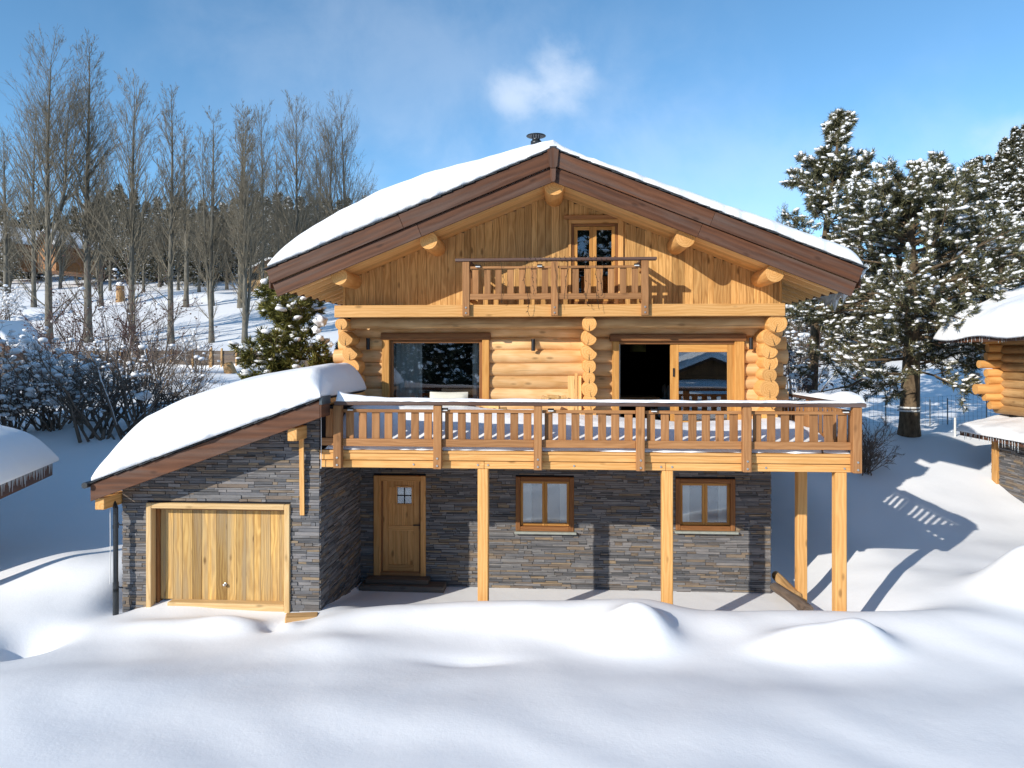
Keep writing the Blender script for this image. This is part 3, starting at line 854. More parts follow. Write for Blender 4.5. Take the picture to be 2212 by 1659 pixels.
# right-hand return of the railing
xr = posts[-1]
b = MB(); b.bb(xr - .09, xr + .09, YP + .117, SY + .05, zCap0, zCap1 - .002)
b.build('handrail', M['cap'], rail, .008)
b = MB()
for k, (y0, y1) in enumerate(((YP + .07, -.62), (-.48, SY))):
    b.bb(xr - .01, xr + .03, y0, y1, zS0, zS1); b.bb(xr - .01, xr + .03, y0, y1, zL0, zL1)
    n = 9
    for i in range(n):
        c = y0 + (y1 - y0) * (i + .5) / n
        b.bb(xr - .04, xr - .012, c - .064, c + .064, zL0 + .03, zS1 - .012)
b.build('slat_panel', M['deck'], rail, .005)
for ya, yb in ((-.62, -.48), (SY - .07, SY + .07)):
    b = MB(); b.bb(xr - .06, xr + .06, ya, yb, Zb0, zCap0 - .003); b.build('post', M['deck'], rail, .006)
# back return towards the wall
b = MB(); b.bb(XR + .3, xr - .095, SY - .06, SY + .1, zCap0, zCap1 - .003); b.build('handrail', M['cap'], rail, .006)
railing_bay(XR + .3, xr - .07, SY + .0, 4, zL0, zL1, zS0, zS1, rail, .13)

# ================================================================== UPPER BALCONY
YU = YB - .045
bp = [PX(p, YU) for p in (1007, 1198, 1393)]
u = lambda py: PZ(1198, py, YU)
zc1, zc0, zs1, zs0, zl1, zl0, zp0 = u(557.5), u(563.5), u(574.5), u(579.5), u(634), u(646.5), u(682)
b = MB(); b.bb(PX(984, YU), PX(1418, YU), YU - .07, YU + .1, zc0, zc1)
bal = b.build('balcony_railing', M['cap'], chalet, .006)
for x in bp:
    b = MB(); b.bb(x - .072, x + .072, YU - .045, YU + .042, zp0, zc0 - .003); b.build('post', M['deck'], bal, .007)
b = MB()
for x in bp: bolts(b, x, YU - .046, (zp0 + .06, zp0 + .17))
b.build('bolt', M['steel'], bal)
for a, c in zip(bp, bp[1:]):
    railing_bay(a + .073, c - .073, YU + .0, 7, zl0, zl1, zs0, zs1, bal, .13)
for x in (bp[0], bp[2]):
    b = MB(); b.bb(x - .07, x + .07, YU + .103, .03, zc0, zc1 - .002); b.build('handrail', M['cap'], bal, .006)
    b = MB(); b.bb(x - .015, x + .015, YU + .06, .03, zs0, zs1); b.bb(x - .015, x + .015, YU + .06, .03, zl0, zl1)
    for i in range(3):
        c = YU + .2 + i * .25; b.bb(x + .017, x + .042, c - .06, c + .06, zl0 + .02, zs1 - .01)
    b.build('slat_panel', M['deck'], bal, .005)

# ================================================================== GARAGE
garage = thing('garage', 'lean-to stone garage on the left with plank door and sloping brown roof edge', 'garage', (0, 0, 0))
YG = -2.64; YGF = -3.2
GX0, GX1 = PX(266, YG), PX(690, YG)
ga = P(195, 1043, YGF); gb_ = P(691, 862, YGF)
GSL = (gb_.z - ga.z) / (gb_.x - ga.x)
zg = lambda x: ga.z + GSL * (x - ga.x)
GO = rect(319, 628, 1087, 1341, YG)
GO = (GO[0], GO[1], .2, GO[3])
b = MB()
wall_panel(b, GX0 + .02, GX1 - .02, -.3, 2.74, [GO], YG + .012, YG + .3)
b.prism([(GX0 + .02, 2.74), (GX1 - .02, 2.74), (GX1 - .02, zg(GX1) - .12), (GX0 + .02, zg(GX0) - .12)], YG + .012, YG + .3)
b.bb(GX1 - .3, GX1 - .02, YG + .3, -.02, -.3, 4.1); b.bb(GX0 + .02, GX0 + .3, YG + .3, -.3, -.3, 2.75); b.bb(GX0, GX1 - .3, -.5, -.3, -.3, 3.2)
gw = b.build('stone_wall', M['backing'], garage)
b = MB()
stones(b, GX0, GX1, .05, 4.3, [GO], lambda u_, d, v: (u_, YG - d, v), top=lambda v, p: max(p, ga.x + (v + .1 - ga.z) / GSL))
stones(b, YG, -.03, -.1, 3.06, [], lambda u_, d, v: (GX1 + d, u_, v))
stones(b, .6, 2.3, .05, 2.74, [], lambda u_, d, v: (GX0 - d, YG + 2.3 - u_, v))
b.build('stone_cladding', M['stone'], gw)
# door
x0, x1, z0, z1 = GO
b = MB(); w = .10
b.bb(x0, x0 + w, YG - .06, YG + .1, z0, z1); b.bb(x1 - w, x1, YG - .06, YG + .1, z0, z1); b.bb(x0 + w, x1 - w, YG - .058, YG + .1, z1 - w, z1)
gd = b.build('garage_door', M['paleframe'], garage, .01)
gd['label'] = 'wide up-and-over door of vertical reclaimed planks'
b = MB(); b.bb(x0 + w, x0 + w + .05, YG + .102, YG + .45, z0, z1 - w); b.bb(x1 - w - .05, x1 - w, YG + .102, YG + .45, z0, z1 - w); b.bb(x0 + w + .05, x1 - w - .05, YG + .102, YG + .45, z1 - w - .05, z1 - w)
b.build('reveal', M['frame'], gd)
b = MB(); x = x0 + w + .05; ws = [.1, .16, .19, .2, .2, .13, .17, .22, .19, .2, .16, .14, .2, .18, .2]
yd = YG + .17; k = 0
while x < x1 - w - .06:
    e = min(x + ws[k % len(ws)] * .93, x1 - w - .05)
    b.bb(x + .0015, e - .0015, yd + random.uniform(-.003, .003), yd + .04, .53, z1 - w - .06); x = e; k += 1
b.build('door_leaf', M['olddoor'], gd, .003)
b = MB(); b.bb(PX(362, YG), x1 - w - .01, YG - .02, YG + .2, .40, .53); b.build('threshold', M['paleframe'], gd, .012)
q = P(487, 1262, yd)
b = MB(); b.lathe([(0, .03), (.022, .026), (.032, .01), (.03, -.006), (.012, -.014), (.012, -.03), (.03, -.036)], (0, 0, 0), 16)
kn = b.build('knob', M['steel'], gd); kn.location = (q.x, yd - .04, q.z); kn.rotation_euler = (math.radians(90), 0, 0)
# roof
b = MB()
def gslope(b, xa, xb, d0, d1, y0, y1):
    b.prism([(xa, zg(xa) - d1), (xb, zg(xb) - d1), (xb, zg(xb) - d0), (xa, zg(xa) - d0)], y0, y1)
gslope(b, ga.x + .04, gb_.x, .02, .09, YGF + .05, -.35)
gr = b.build('roof', M['yellow'], garage)
b = MB()
n = 18
for i in range(n):
    xa = ga.x + (gb_.x - ga.x) * i / n; xb = ga.x + (gb_.x - ga.x) * (i + 1) / n + .05
    if i == n - 1: xb = gb_.x
    yj = YGF - .04 + random.uniform(-.015, .015)
    b.prism([(xa, zg(xa) - .018), (xb, zg(xb) + .002), (xb, zg(xb) + .018), (xa, zg(xa) - .002)], yj, -.34)
b.build('slate_shingle', M['slate'], gr)
b = MB(); gslope(b, ga.x, gb_.x, .022, .33, YGF, YGF + .045); b.build('fascia_board', M['fascia'], gr, .006)
xx = gb_.x
b = MB(); b.bb(xx + .002, xx + .03, YGF, -2.75, zg(xx) - .32, zg(xx) - .02); b.build('fascia_board', M['fascia'], gr, .006)
b = MB(); b.bb(xx - .01, xx + .04, YGF - .01, -2.74, zg(xx) - .1, zg(xx) + .045); b.build('flashing', M['zinc'], gr, .004)
for (pxa, pya), wz in (((205, 1080), .17), ((621, 927), .19)):
    q = P(pxa, pya, YGF + .06)
    b = MB(); b.bb(q.x, q.x + .17, YGF + .06, YG + .2, zg(q.x) - .335 - wz, zg(q.x) - .335 + .04); b.build('purlin', M['yellow'], gr, .008)
b = MB(); q0 = P(651, 925, YG - .12); q1 = P(653, 1113, YG - .06)
b.beam(q0, q1, .085, .03, up=(0, 1, 0)); b.build('hanging_batten', M['yellow'], garage, .004)
# gutter and downpipe
b = MB(); gxp = ga.x - .04; gzp = zg(ga.x) - .03
b.cyl((gxp, YGF - .1, gzp), (gxp, -.35, gzp), .055, n=14, caps=True)
gut = b.build('gutter', M['metal'], garage)
b = MB(); q = P(250, 1100, YG - .22); gq = gz(q.x, YG - .25)
b.cyl((gxp, YG - .1, gzp - .03), (q.x, YG - .22, q.z + .02), .042, n=12); b.cyl((q.x, YG - .22, q.z + .03), (q.x, YG - .22, .95), .042, n=14); b.cyl((q.x, YG - .22, .95), (q.x, YG - .22, gq - .3), .05, n=14)
for z in (1.95, .8): b.bb(q.x, GX0 + .05, YG - .1, YG - .08, z, z + .02); b.beam((q.x, YG - .2, z + .12), (GX0, YG - .09, z), .012, .012); b.cyl((q.x, YG - .22, z - .02), (q.x, YG - .22, z + .04), .05, n=14)
b.build('downpipe', M['metal'], gut)

# ================================================================== SNOW LAYERS
def lump(x, y, s):
    return (np.sin(x * 3.1 * s + 1.7 * np.sin(y * 2.3 * s)) * np.sin(y * 2.7 * s + 1.3 * np.sin(x * 1.9 * s)))
def edged(lo, hi, n, p=1.8):
    t = np.linspace(-1, 1, n); t = np.sign(t) * (1 - (1 - np.abs(t)) ** p)
    return lo + (hi - lo) * (t + 1) / 2
def n1d(x, step, seed):
    k = np.random.default_rng(seed).uniform(-1, 1, 4001)
    f = (x + 200) / step; i = np.floor(f).astype(int) % 4000; w = f - np.floor(f); w = w * w * (3 - 2 * w)
    return k[i] * (1 - w) + k[i + 1] * w
def snow_layer(name, xs, ys, zb, T, R=(.3, .3, .3, .3), rough=.02, over=0.05, m='roofsnow', parent=None, sink=.004, crumb=0, crumb_x=0):
    """closed slab of snow: zb(x,y) base height, T(x,y) thickness, R rounding radii at x0,x1,y0,y1"""
    X, Y = np.meshgrid(xs, ys)
    ed = np.ones_like(X)
    for d, r in ((X - xs[0], R[0]), (xs[-1] - X, R[1]), (Y - ys[0], R[2]), (ys[-1] - Y, R[3])):
        if r <= 0: continue
        k = np.clip(d / r, 0, 1); ed *= np.sqrt(np.clip(1 - (1 - k) ** 2, 0, 1))
    t = T(X, Y)
    th = t * (.10 + .90 * ed) * (ed > 0) + t * .10 * (ed <= 0)
    th = th + rough * lump(X, Y, 1.0) * ed + rough * .4 * lump(X, Y, 3.3)
    Z0 = zb(X, Y)
    ny, nx = X.shape
    # ragged front lip
    Yt = Y.copy(); rag = .05 * n1d(X, .45, 3) + .03 * n1d(X, .16, 4)
    fr = np.exp(-(Y - ys[0]) / .12)
    Yt = Yt + rag * fr - over * np.exp(-((Y - ys[0] - .1) / .16) ** 2)
    if crumb:
        th = th + fr * ed * crumb * (n1d(X, .22, 1) + .7 * n1d(X + Y * .5, .11, 2)) * np.clip(1.2 - (X - crumb_x) * .4, .12, 1)
    top = np.stack([X, Yt, Z0 + np.maximum(th, .012)], -1).reshape(-1, 3)
    bot = np.stack([X, np.where(Y == ys[0], Yt, Y), Z0 + sink], -1).reshape(-1, 3)
    n = nx * ny
    ii = (np.arange(ny - 1)[:, None] * nx + np.arange(nx - 1)[None]).ravel()
    f = [np.stack([ii, ii + 1, ii + 1 + nx, ii + nx], 1), np.stack([ii + n, ii + nx + n, ii + 1 + nx + n, ii + 1 + n], 1)]
    ring = np.concatenate([np.arange(nx), nx - 1 + nx * np.arange(1, ny), (ny - 1) * nx + np.arange(nx - 2, -1, -1), nx * np.arange(ny - 2, 0, -1)])
    r2 = np.roll(ring, -1)
    f.append(np.stack([ring, ring + n, r2 + n, r2], 1))
    o = arr(name, np.concatenate([top, bot]), f, M[m], parent, smooth=True)
    if parent is None: o['kind'] = 'thing'
    return o

def Troof(X, Y):
    xl = np.array([-6.1, -5.75, -5.2, -4.5, -3.6, -2.7, -1.8, -.9, -.3, .1, .5, 1.2, 2.2, 3.4, 4.8, 5.6, 6.2])
    tl = np.array([.34, .46, .56, .68, .76, .72, .56, .42, .30, .17, .16, .18, .23, .28, .34, .36, .36])
    t = np.interp(X, xl, tl)
    return t + .18 * np.exp(-((X) / .8) ** 2) * smooth(.2, 1.6, Y + 1.5)
xs = np.unique(np.concatenate([edged(XE0 + .04, XA, 170, 1.4), edged(XA, XE1 - .02, 150, 1.4)])); xs = xs[np.concatenate([[True], np.diff(xs) > 1e-4])]
ys = np.concatenate([YF + .03 + 1.4 * np.linspace(0, 1, 26) ** 1.8, np.linspace(.2, 9.2, 14)])
def zroof_np(X): return ZA + .03 - SL * np.abs(X - XA)
rs = snow_layer('roof_snow', xs, ys, lambda X, Y: zroof_np(X), Troof, (.6, .24, .5, .5), .012, .05, crumb=.055)
tag(rs, 'thick white snow blanket on the big chalet roof', 'snow')
xs = edged(ga.x + .03, gb_.x + .02, 180, 1.5); ys = np.concatenate([YGF - .02 + 1.3 * np.linspace(0, 1, 26) ** 1.6, np.linspace(-1.8, -.3, 18)])
def TG(X, Y):
    return np.interp(X, [-8, -7.5, -6.8, -5.8, -4.9, -4.3, -3.9], [.72, .98, 1.05, .98, .82, .68, .54]) * (.85 + .15 * smooth(YGF, -1.5, Y))
gs_ = snow_layer('roof_snow', xs, ys, lambda X, Y: zg(X) + .02, TG, (.62, .34, .62, .5), .010, .05, crumb=.045, crumb_x=-3)
tag(gs_, 'rounded snow cushion on the garage roof', 'snow')
# snow on the deck
xs = np.linspace(DX0 + .08, XR + .1, 130); ys = np.linspace(YD + .03, -.06, 36)
def TD(X, Y):
    k = (Y - YD) / 2.6
    back = np.interp(X, [-4.3, -3, -1.5, 0, 1.5, 2.6, 3.6, 4.6], [.62, .60, .52, .42, .30, .22, .26, .34])
    return .10 + back * smooth(0, .55, k)
ds = snow_layer('deck_snow', xs, ys, lambda X, Y: X * 0 + Ze1 + .002, TD, (.1, 0, .06, .15), .02, .0, 'roofsnow')
tag(ds, 'drifted snow lying on the timber deck behind the slatted railing', 'snow')
xs = np.linspace(XR + .14, DX1 - .06, 24); ys = np.linspace(YD + .03, SY - .15, 40)
ds2 = snow_layer('deck_snow', xs, ys, lambda X, Y: X * 0 + Ze1 + .002, lambda X, Y: .10 + .2 * smooth(YD + .3, -.8, Y) * (1 - .6 * smooth(5.0, 5.4, X)), (0, .1, .06, .2), .02, .0, 'roofsnow')
tag(ds2, 'low snow patch on the right end of the deck beside the corner post', 'snow')
# snow on the handrail
xs = np.linspace(posts[0] - .02, posts[-1] - .12, 320); ys = YP - .075 + np.linspace(0, .18, 9)
hs = snow_layer('handrail_snow', xs, ys, lambda X, Y: X * 0 + zCap1, lambda X, Y: np.interp(X, [-4.1, -3.8, -3.4, -2.5, -1, 6], [.3, .17, .085, .065, .05, .035]) * (1 + .12 * np.sin(X * 7)), (.03, .05, .05, .05), .006, .0, 'roofsnow')
tag(hs, 'thin white snow strip along the long deck handrail', 'snow')
xs = xr - .12 + np.linspace(0, .3, 12); ys = np.linspace(YP - .02, .2, 40)
hs2 = snow_layer('handrail_snow', xs, ys, lambda X, Y: X * 0 + zCap1, lambda X, Y: .15 * (1 - .7 * smooth(-2.2, -.2, Y)) * (1 + .2 * np.sin(Y * 5)), (.12, .12, .1, .3), .01, .0, 'roofsnow')
tag(hs2, 'snow hump on the handrail at the right corner of the deck', 'snow')
# ice sheet at the right-hand eave
rng = np.random.default_rng(3)
n = 60; yy = np.linspace(YF + .02, 2.6, n)
dep = .34 + .14 * np.sin(yy * 2.1 + .8) + .09 * rng.random(n); dep[::7] += .12; dep *= np.clip((yy - YF) * 6, .35, 1) * (1 - .3 * smooth(.2, 2.6, yy))
zt0 = zroof(XE1) + .07
V = []; K = 6
for side in (0, 1):
    for k in range(K):
        t_ = k / (K - 1)
        for i in range(n):
            V.append((XE1 + .02 + .10 * math.sin(t_ * 2.2) - .12 * t_ * t_ + (.035 if side else -.02) * (1 - .8 * t_) + .012 * math.sin(yy[i] * 19), yy[i], zt0 - dep[i] * t_ * 1.25))
V = np.array(V); ii = (np.arange(K - 1)[:, None] * n + np.arange(n - 1)[None]).ravel()
q_ = np.stack([ii, ii + 1, ii + 1 + n, ii + n], 1)
bt = np.arange(n - 1) + (K - 1) * n
ice = arr('ice_sheet', V, [q_, q_[:, ::-1] + K * n, np.stack([bt, bt + 1, bt + 1 + K * n, bt + K * n], 1)], M['ice'], None, True)
tag(ice, 'translucent ice curtain hanging off the right eave of the chalet', 'ice')

# ================================================================== SMALL THINGS ON THE HOUSE
def wall_lamp(px, py, label):
    q = P(px, py, -.04)
    t = thing('wall_lamp', label, 'wall lamp', (q.x, .0, q.z), 0, 'black cylinder lamps on the log wall')
    b = MB(); b.cyl((0, -.075, -.125), (0, -.075, .125), .042, n=16); b.build('lamp_body', M['black'], t)
    b = MB(); b.bb(-.02, .02, -.04, .03, -.03, .03); b.build('bracket', M['black'], t)
wall_lamp(796, 743, 'black tube lamp between the left log ends and the wide window')
wall_lamp(1152, 745.5, 'black tube lamp between the wide window and the middle log stack')
wall_lamp(1621.5, 742, 'black tube lamp right of the sliding terrace door')

def solar(x, y, z, label, group):
    t = thing('solar_light', label, 'solar light', (x, y, z), 0, group)
    b = MB(); b.bb(-.055, .055, -.045, .01, 0, .03); b.build('lamp_housing', M['black'], t, .006)
    b = MB(); b.bb(-.05, .05, -.05, -.005, -.022, -.001); b.build('lamp_lens', M['plastic'], t, .006)
for px, lab in ((1033, 'solar light clipped near the left post of the upper balcony'), (1166, 'solar light clipped just left of the middle post of the upper balcony'), (1375, 'solar light clipped near the right post of the upper balcony')):
    solar(PX(px, YU), YU - .025, zs1, lab, 'solar lights on the upper balcony rail')
for px, lab in ((757, 'solar light on the deck rail beside the first post'), (961, 'solar light on the deck rail beside the second post'), (1190, 'solar light on the deck rail right of the third post'), (1413, 'solar light on the deck rail right of the fourth post'), (1827, 'solar light on the deck rail beside the right corner post')):
    solar(PX(px, YP), YP + .02, zS1, lab, 'solar lights on the deck rail')

# string of fairy lights wound round the balcony rail
rng = random.Random(5); b = MB()
pts = []
for i in range(90):
    t_ = i / 89; x = PX(1130, YU) + (PX(1330, YU) - PX(1130, YU)) * t_
    pts.append(Vector((x, YU + .015 + .1 * math.cos(i * 1.3), (zc0 + zc1) / 2 + .06 * math.sin(i * 1.3))))
for a, c in zip(pts, pts[1:]): b.cyl(a, c, .005, n=4, caps=False)
for px in (1082, 1138, 1152, 1196, 1226, 1262, 1285, 1300):
    x = PX(px, YU); z = zc0; y = YU - .075
    p_ = Vector((x, y, z))
    zend = zp0 + rng.uniform(.02, .55)
    while p_.z > zend:
        n_ = p_ + Vector((rng.uniform(-.03, .03), rng.uniform(-.006, .006), -rng.uniform(.06, .11)))
        b.cyl(p_, n_, .0045, n=4, caps=False)
        if rng.random() < .5: b.cyl(n_, n_ + Vector((rng.uniform(-.04, .04), -.005, -.02)), .006, n=4)
        p_ = n_
tag(b.build('string_light', M['cord'], None), 'dark tangled string of fairy lights hanging from the upper balcony rail', 'string lights')

# deck furniture and clutter
zd = Ze1
def cushion_shape(name, c, size, mt, parent=None, rot=0.0):
    b = MB(); nu, nv = 14, 10
    vs = []; fs = []
    for sgn in (1, -1):
        for j in range(nv):
            for i in range(nu):
                u_, v_ = i / (nu - 1) * 2 - 1, j / (nv - 1) * 2 - 1
                puff = (max(0, 1 - abs(u_) ** 3.2) * max(0, 1 - abs(v_) ** 3.2)) ** .5
                vs.append((u_ * size[0] / 2, sgn * size[1] / 2 * puff, v_ * size[2] / 2 * (1 - .05 * (1 - abs(u_)))))
    n = nu * nv
    for s_ in (0, 1):
        for j in range(nv - 1):
            for i in range(nu - 1):
                q = [j * nu + i, j * nu + i + 1, (j + 1) * nu + i + 1, (j + 1) * nu + i]
                fs.append([k + s_ * n for k in (q if s_ else q[::-1])])
    b._add(vs, fs, [(0, 0, 0)] * len(vs), .5, True)
    o = b.build(name, mt, parent); o.location = c; o.rotation_euler = (rot, 0, 0)
    return o
q = P(966, 858, -.9)
sofa = thing('outdoor_sofa', 'low cream outdoor sofa standing on the deck in front of the wide window', 'sofa', (q.x, -.75, zd + .02))
cushion_shape('back_cushion', (0, .05, .72), (.8, .2, .44), M['cushion'], sofa, -.12)
cushion_shape('seat_cushion', (0, -.3, .42), (.8, .7, .18), M['cushion'], sofa)
b = MB(); b.bb(-.45, .45, -.62, .2, .22, .3); b.bb(-.42, .42, .14, .19, .3, .8); b.build('sofa_frame', M['greywood'], sofa, .006)
for sx in (-.4, .4):
    for sy in (-.58, .15):
        b = MB(); b.bb(sx - .03, sx + .03, sy - .03, sy + .03, 0, .22); b.build('leg', M['greywood'], sofa)
for i, (pxa, pxb, pyt, dy, lab) in enumerate(((1226, 1240, 812, 0, 'widest pale board leaning against the middle log stack'), (1241, 1247, 806, .03, 'narrow pale board leaning upright beside the widest one'), (1246, 1255.5, 812, .05, 'pale board leaning nearest to the middle log stack'))):
    xa, xb = PX(pxa, -.3), PX(pxb, -.3); zt_ = PZ(pxa, pyt, -.1)
    b = MB(); b.beam(((xa + xb) / 2, -.62 + dy, zd + .02), ((xa + xb) / 2 + .01, -.10 + dy * .3, zt_), .022, xb - xa, up=(1, 0, 0))
    tag(b.build('leaning_board', M['soffit'], None, .003), lab, 'board', 'boards leaning on the log wall')
rng = random.Random(11)
for i, (px, py, L, ang) in enumerate(((1010, 876, .34, .3), (1032, 884, .3, -.5), (1060, 879, .38, .1), (1080, 886, .3, .7), (980, 883, .33, -.2), (1000, 891, .34, .4), (1110, 890, .3, -.3), (1042, 895, .36, .2), (1195, 857, .26, .5), (1180, 862, .24, -.4), (1210, 860, .25, .9))):
    q = P(px, py, -.45)
    z_ = max(q.z, zd + .15)
    b = MB(); r_ = rng.uniform(.05, .075); n = 7
    ring = [(r_ * math.cos(a), r_ * math.sin(a) * .8) for a in [2 * math.pi * k / n + rng.uniform(-.25, .25) for k in range(n)]]
    b.prism(ring, -L / 2, L / 2, grain=0)
    o = b.build('split_log', M['oldlog' if i % 2 else 'soffit'], None, .004)
    o.location = (q.x, -.45 + rng.uniform(-.08, .08), z_); o.rotation_euler = (rng.uniform(-.3, .3), rng.uniform(-1, 1), ang + math.pi / 2 * .8)
    tag(o, 'rough split firewood piece in the loose heap on the deck against the log wall', 'firewood', 'firewood heaped on the deck')

# indoors, seen through the panes
def curtain(xa, xb, y, z0, z1, label, mt='curtain'):
    b = MB(); n = int((xb - xa) / .018)
    vs = []
    for i in range(n + 1):
        x = xa + (xb - xa) * i / n; yo = .045 * math.sin(i * .75) + .015 * math.sin(i * 1.9)
        vs += [(x, y + yo, z0), (x, y + yo, z1), (x, y + yo + .012, z0), (x, y + yo + .012, z1)]
    fs = []
    for i in range(n):
        a = i * 4; c = a + 4
        fs += [(a, c, c + 1, a + 1), (c + 2, a + 2, a + 3, c + 3)]
    b._add(vs, fs, [(0, 0, 0)] * len(vs), .5, True)
    tag(b.build('curtain', M[mt], None), label, 'curtain')
w0, w1 = WIN[0] + .2, WIN[1] - .2
curtain(w0 - .05, w0 + .62, .27, 3.33, 5.55, 'pale curtain drawn back at the left side of the wide window')
curtain(w1 - .2, w1 + .05, .27, 3.33, 5.55, 'white curtain drawn back at the right side of the wide window')
curtain(DOOR[0] + .02, DOOR[0] + .22, .45, 3.33, 5.55, 'white curtain just inside the left edge of the terrace door opening')
q = P(873, 830, .8)
arm = thing('armchair', 'light grey rounded armchair inside the wide window', 'armchair', (q.x, .95, 3.3))
cushion_shape('backrest', (0, -.25, .95), (.62, .26, 1.0), M['cushion'], arm)
cushion_shape('seat', (0, .15, .45), (.62, .7, .3), M['cushion'], arm)
for sx in (-.25, .25):
    for sy in (-.15, .4):
        b = MB(); b.cyl((sx, sy, 0), (sx, sy, .36), .02, .026, 8); b.build('leg', M['frame'], arm)
q = P(1395, 850, 2.2)
tb = thing('dining_table', 'long wooden dining table in the dark room behind the open terrace door', 'table', (q.x - .05, 2.3, 3.3))
b = MB(); b.bb(-.7, .34, -.45, .45, .72, .77); b.build('tabletop', M['deck'], tb, .006)
for sx in (-.6, .26):
    for sy in (-.36, .36):
        b = MB(); b.bb(sx - .035, sx + .035, sy - .035, sy + .035, 0, .72); b.build('leg', M['deck'], tb)
for i, (dx, yy_, lab) in enumerate(((.50, 2.15, 'white dining chair nearest to the terrace door at the end of the long table'), (.47, 2.65, 'middle white dining chair behind the nearest one at the long table'), (.43, 3.15, 'farthest white dining chair in the row at the long table'))):
    ch_ = thing('dining_chair', lab, 'chair', (q.x + dx, yy_, 3.3), 0, 'white chairs at the dining table')
    o = cushion_shape('backrest', (.16, 0, .78), (.44, .09, .52), M['curtain'], ch_, .0); o.rotation_euler = (0, .12, math.pi / 2)
    o = cushion_shape('seat', (-.08, 0, .45), (.46, .46, .10), M['curtain'], ch_); o.rotation_euler = (math.pi / 2, 0, 0); o.location = (-.08, 0, .47)
    for sx in (-.27, .12):
        for sy in (-.18, .18):
            b = MB(); b.cyl((sx, sy, 0), (sx, sy, .44), .014, .018, 8); b.build('leg', M['black'], ch_)
q = P(1378, 752, 2.3)
t = thing('pendant_lamp', 'greenish drum lamp hanging in the dark dining room', 'lamp', (q.x, 2.3, q.z))
b = MB(); b.lathe([(.2, -.09), (.2, .09), (.19, .09), (.19, -.09), (.2, -.09)], (0, 0, 0), 20); b.build('lamp_shade', plain('olive_lampshade', (.16, .16, .05), .8), t)
for k in range(3): b = MB(); b.cyl((-.1 + .1 * k, 0, .05), (-.1 + .1 * k, 0, 5.9 - q.z), .004, n=5); b.build('hanging_wire', M['steel'], t)
#==PART4==
# timber step under the entrance door and two loose white cables
xa, xb = PX(781, -.2), PX(962, -.2)
b = MB(); b.bb(xa, xb, -.42, -.03, -.1, .16); b.bb(xa + .1, xb - .35, -.3, -.03, .165, .27)
tag(b.build('door_step', M['greywood'], None, .012), 'weathered timber step at the foot of the entrance door', 'step')
for pts, lab in (([P(238, 1100, YG - .3), P(238.5, 1180, YG - .3), P(237.5, 1262, YG - .32)], 'thin white cable hanging beside the dark downpipe'), ([P(693.5, 884, YD - .05), P(694, 950, YD - .06), P(693.5, 1012, YD - .05)], 'thin white cable hanging at the left end of the deck railing')):
    b = MB()
    for a, c in zip(pts, pts[1:]): b.cyl(a, c, .007, n=6)
    tag(b.build('cable', M['plastic']), lab, 'cable')
# ================================================================== NEIGHBOURING BUILDINGS
def icicles(b, p0, p1, n, lo, hi, rng):
    p0 = Vector(p0); p1 = Vector(p1)
    for i in range(n):
        q = p0.lerp(p1, (i + rng.uniform(.1, .9)) / n); L = rng.uniform(lo, hi)
        b.cyl(q, q + Vector((rng.uniform(-.01, .01), rng.uniform(-.01, .01), -L)), .016, .003, 5, caps=False)
rng = random.Random(21)
# left neighbour: low annex with icicled eave (in view) and its main house
pA = P(0, 1052, -2.2); pB = P(113, 1008, .5); ze = (pA.z + pB.z) / 2 + .1
ang = math.atan2(-(pB.x - pA.x), pB.y - pA.y)
nl = thing('neighbouring_chalet', 'shaded snow-roofed timber annex with icicled eave at the left edge of the picture', 'house', (pB.x, pB.y, ze), ang)
b = MB(); s20 = math.tan(math.radians(19))
b.prism([(0, 0), (0, -.07), (-5.2, 5.2 * s20 - .07), (-5.2, 5.2 * s20)][::-1], -3.4, 0); b.build('roof', M['fascia'], nl)
b = MB(); b.beam((-.02, -3.4, -.17), (-.02, 0, -.17), .05, .3); b.prism([(-.05, -.02), (-5.2, 5.2 * s20 - .02), (-5.2, 5.2 * s20 - .3), (-.05, -.3)], -.05, 0); b.build('eave_board', M['fascia'], nl, .006)
b = MB(); icicles(b, (.03, -3.4, .02), (.03, -.1, .02), 44, .08, .32, rng); b.build('icicle_fringe', M['ice'], nl)
pp = P(2, 1075, -2.0) - Vector((pB.x, pB.y, ze)); pl = Matrix.Rotation(-ang, 3, 'Z') @ pp
b = MB(); b.bb(-.48, -.30, -2.75, -2.57, -2.6, -.05); b.build('support_post', M['yellow'], nl, .01)
b = MB(); b.bb(-5.2, -2.4, -3.1, -.5, -2.6, 1.0); b.build('wall', M['greywood'], nl)
def sl(X): return np.maximum(-X, 0) * s20
xs = -5.2 + edged(0, 5.32, 40, 1.6); ys = -3.5 + 3.55 * np.linspace(0, 1, 36)
sn = snow_layer('roof_snow', xs, ys, lambda X, Y: sl(X) + .005, lambda X, Y: .62 + 0 * X, (.1, .75, .3, .55), .02, 0, 'roofsnow', nl)
# its main house, left of the frame: throws the long blue shade over the left bank
mh = Matrix.Rotation(-ang, 3, 'Z') @ (Vector((-20.9, -1.5, 0)) - Vector((pB.x, pB.y, 0)))
b = MB(); mx, my = mh.x, mh.y
b.bb(mx - 3.9, mx + 3.6, my - 4, my + 4, -3.2, 4.3); b.prism([(mx - 3.9, 4.3), (mx + 3.6, 4.3), (mx - .15, 6.0)], my - 4, my + 4); b.build('log_house', M['oldlog'], nl)
b = MB()
for s_ in (-1, 1): b.beam((mx - .15, my, 6.15), (mx - .15 + s_ * 4.6, my, 4.15), 10, .5, up=(0, 0, 1))
b.build('snowy_roof', M['roofsnow'], nl)

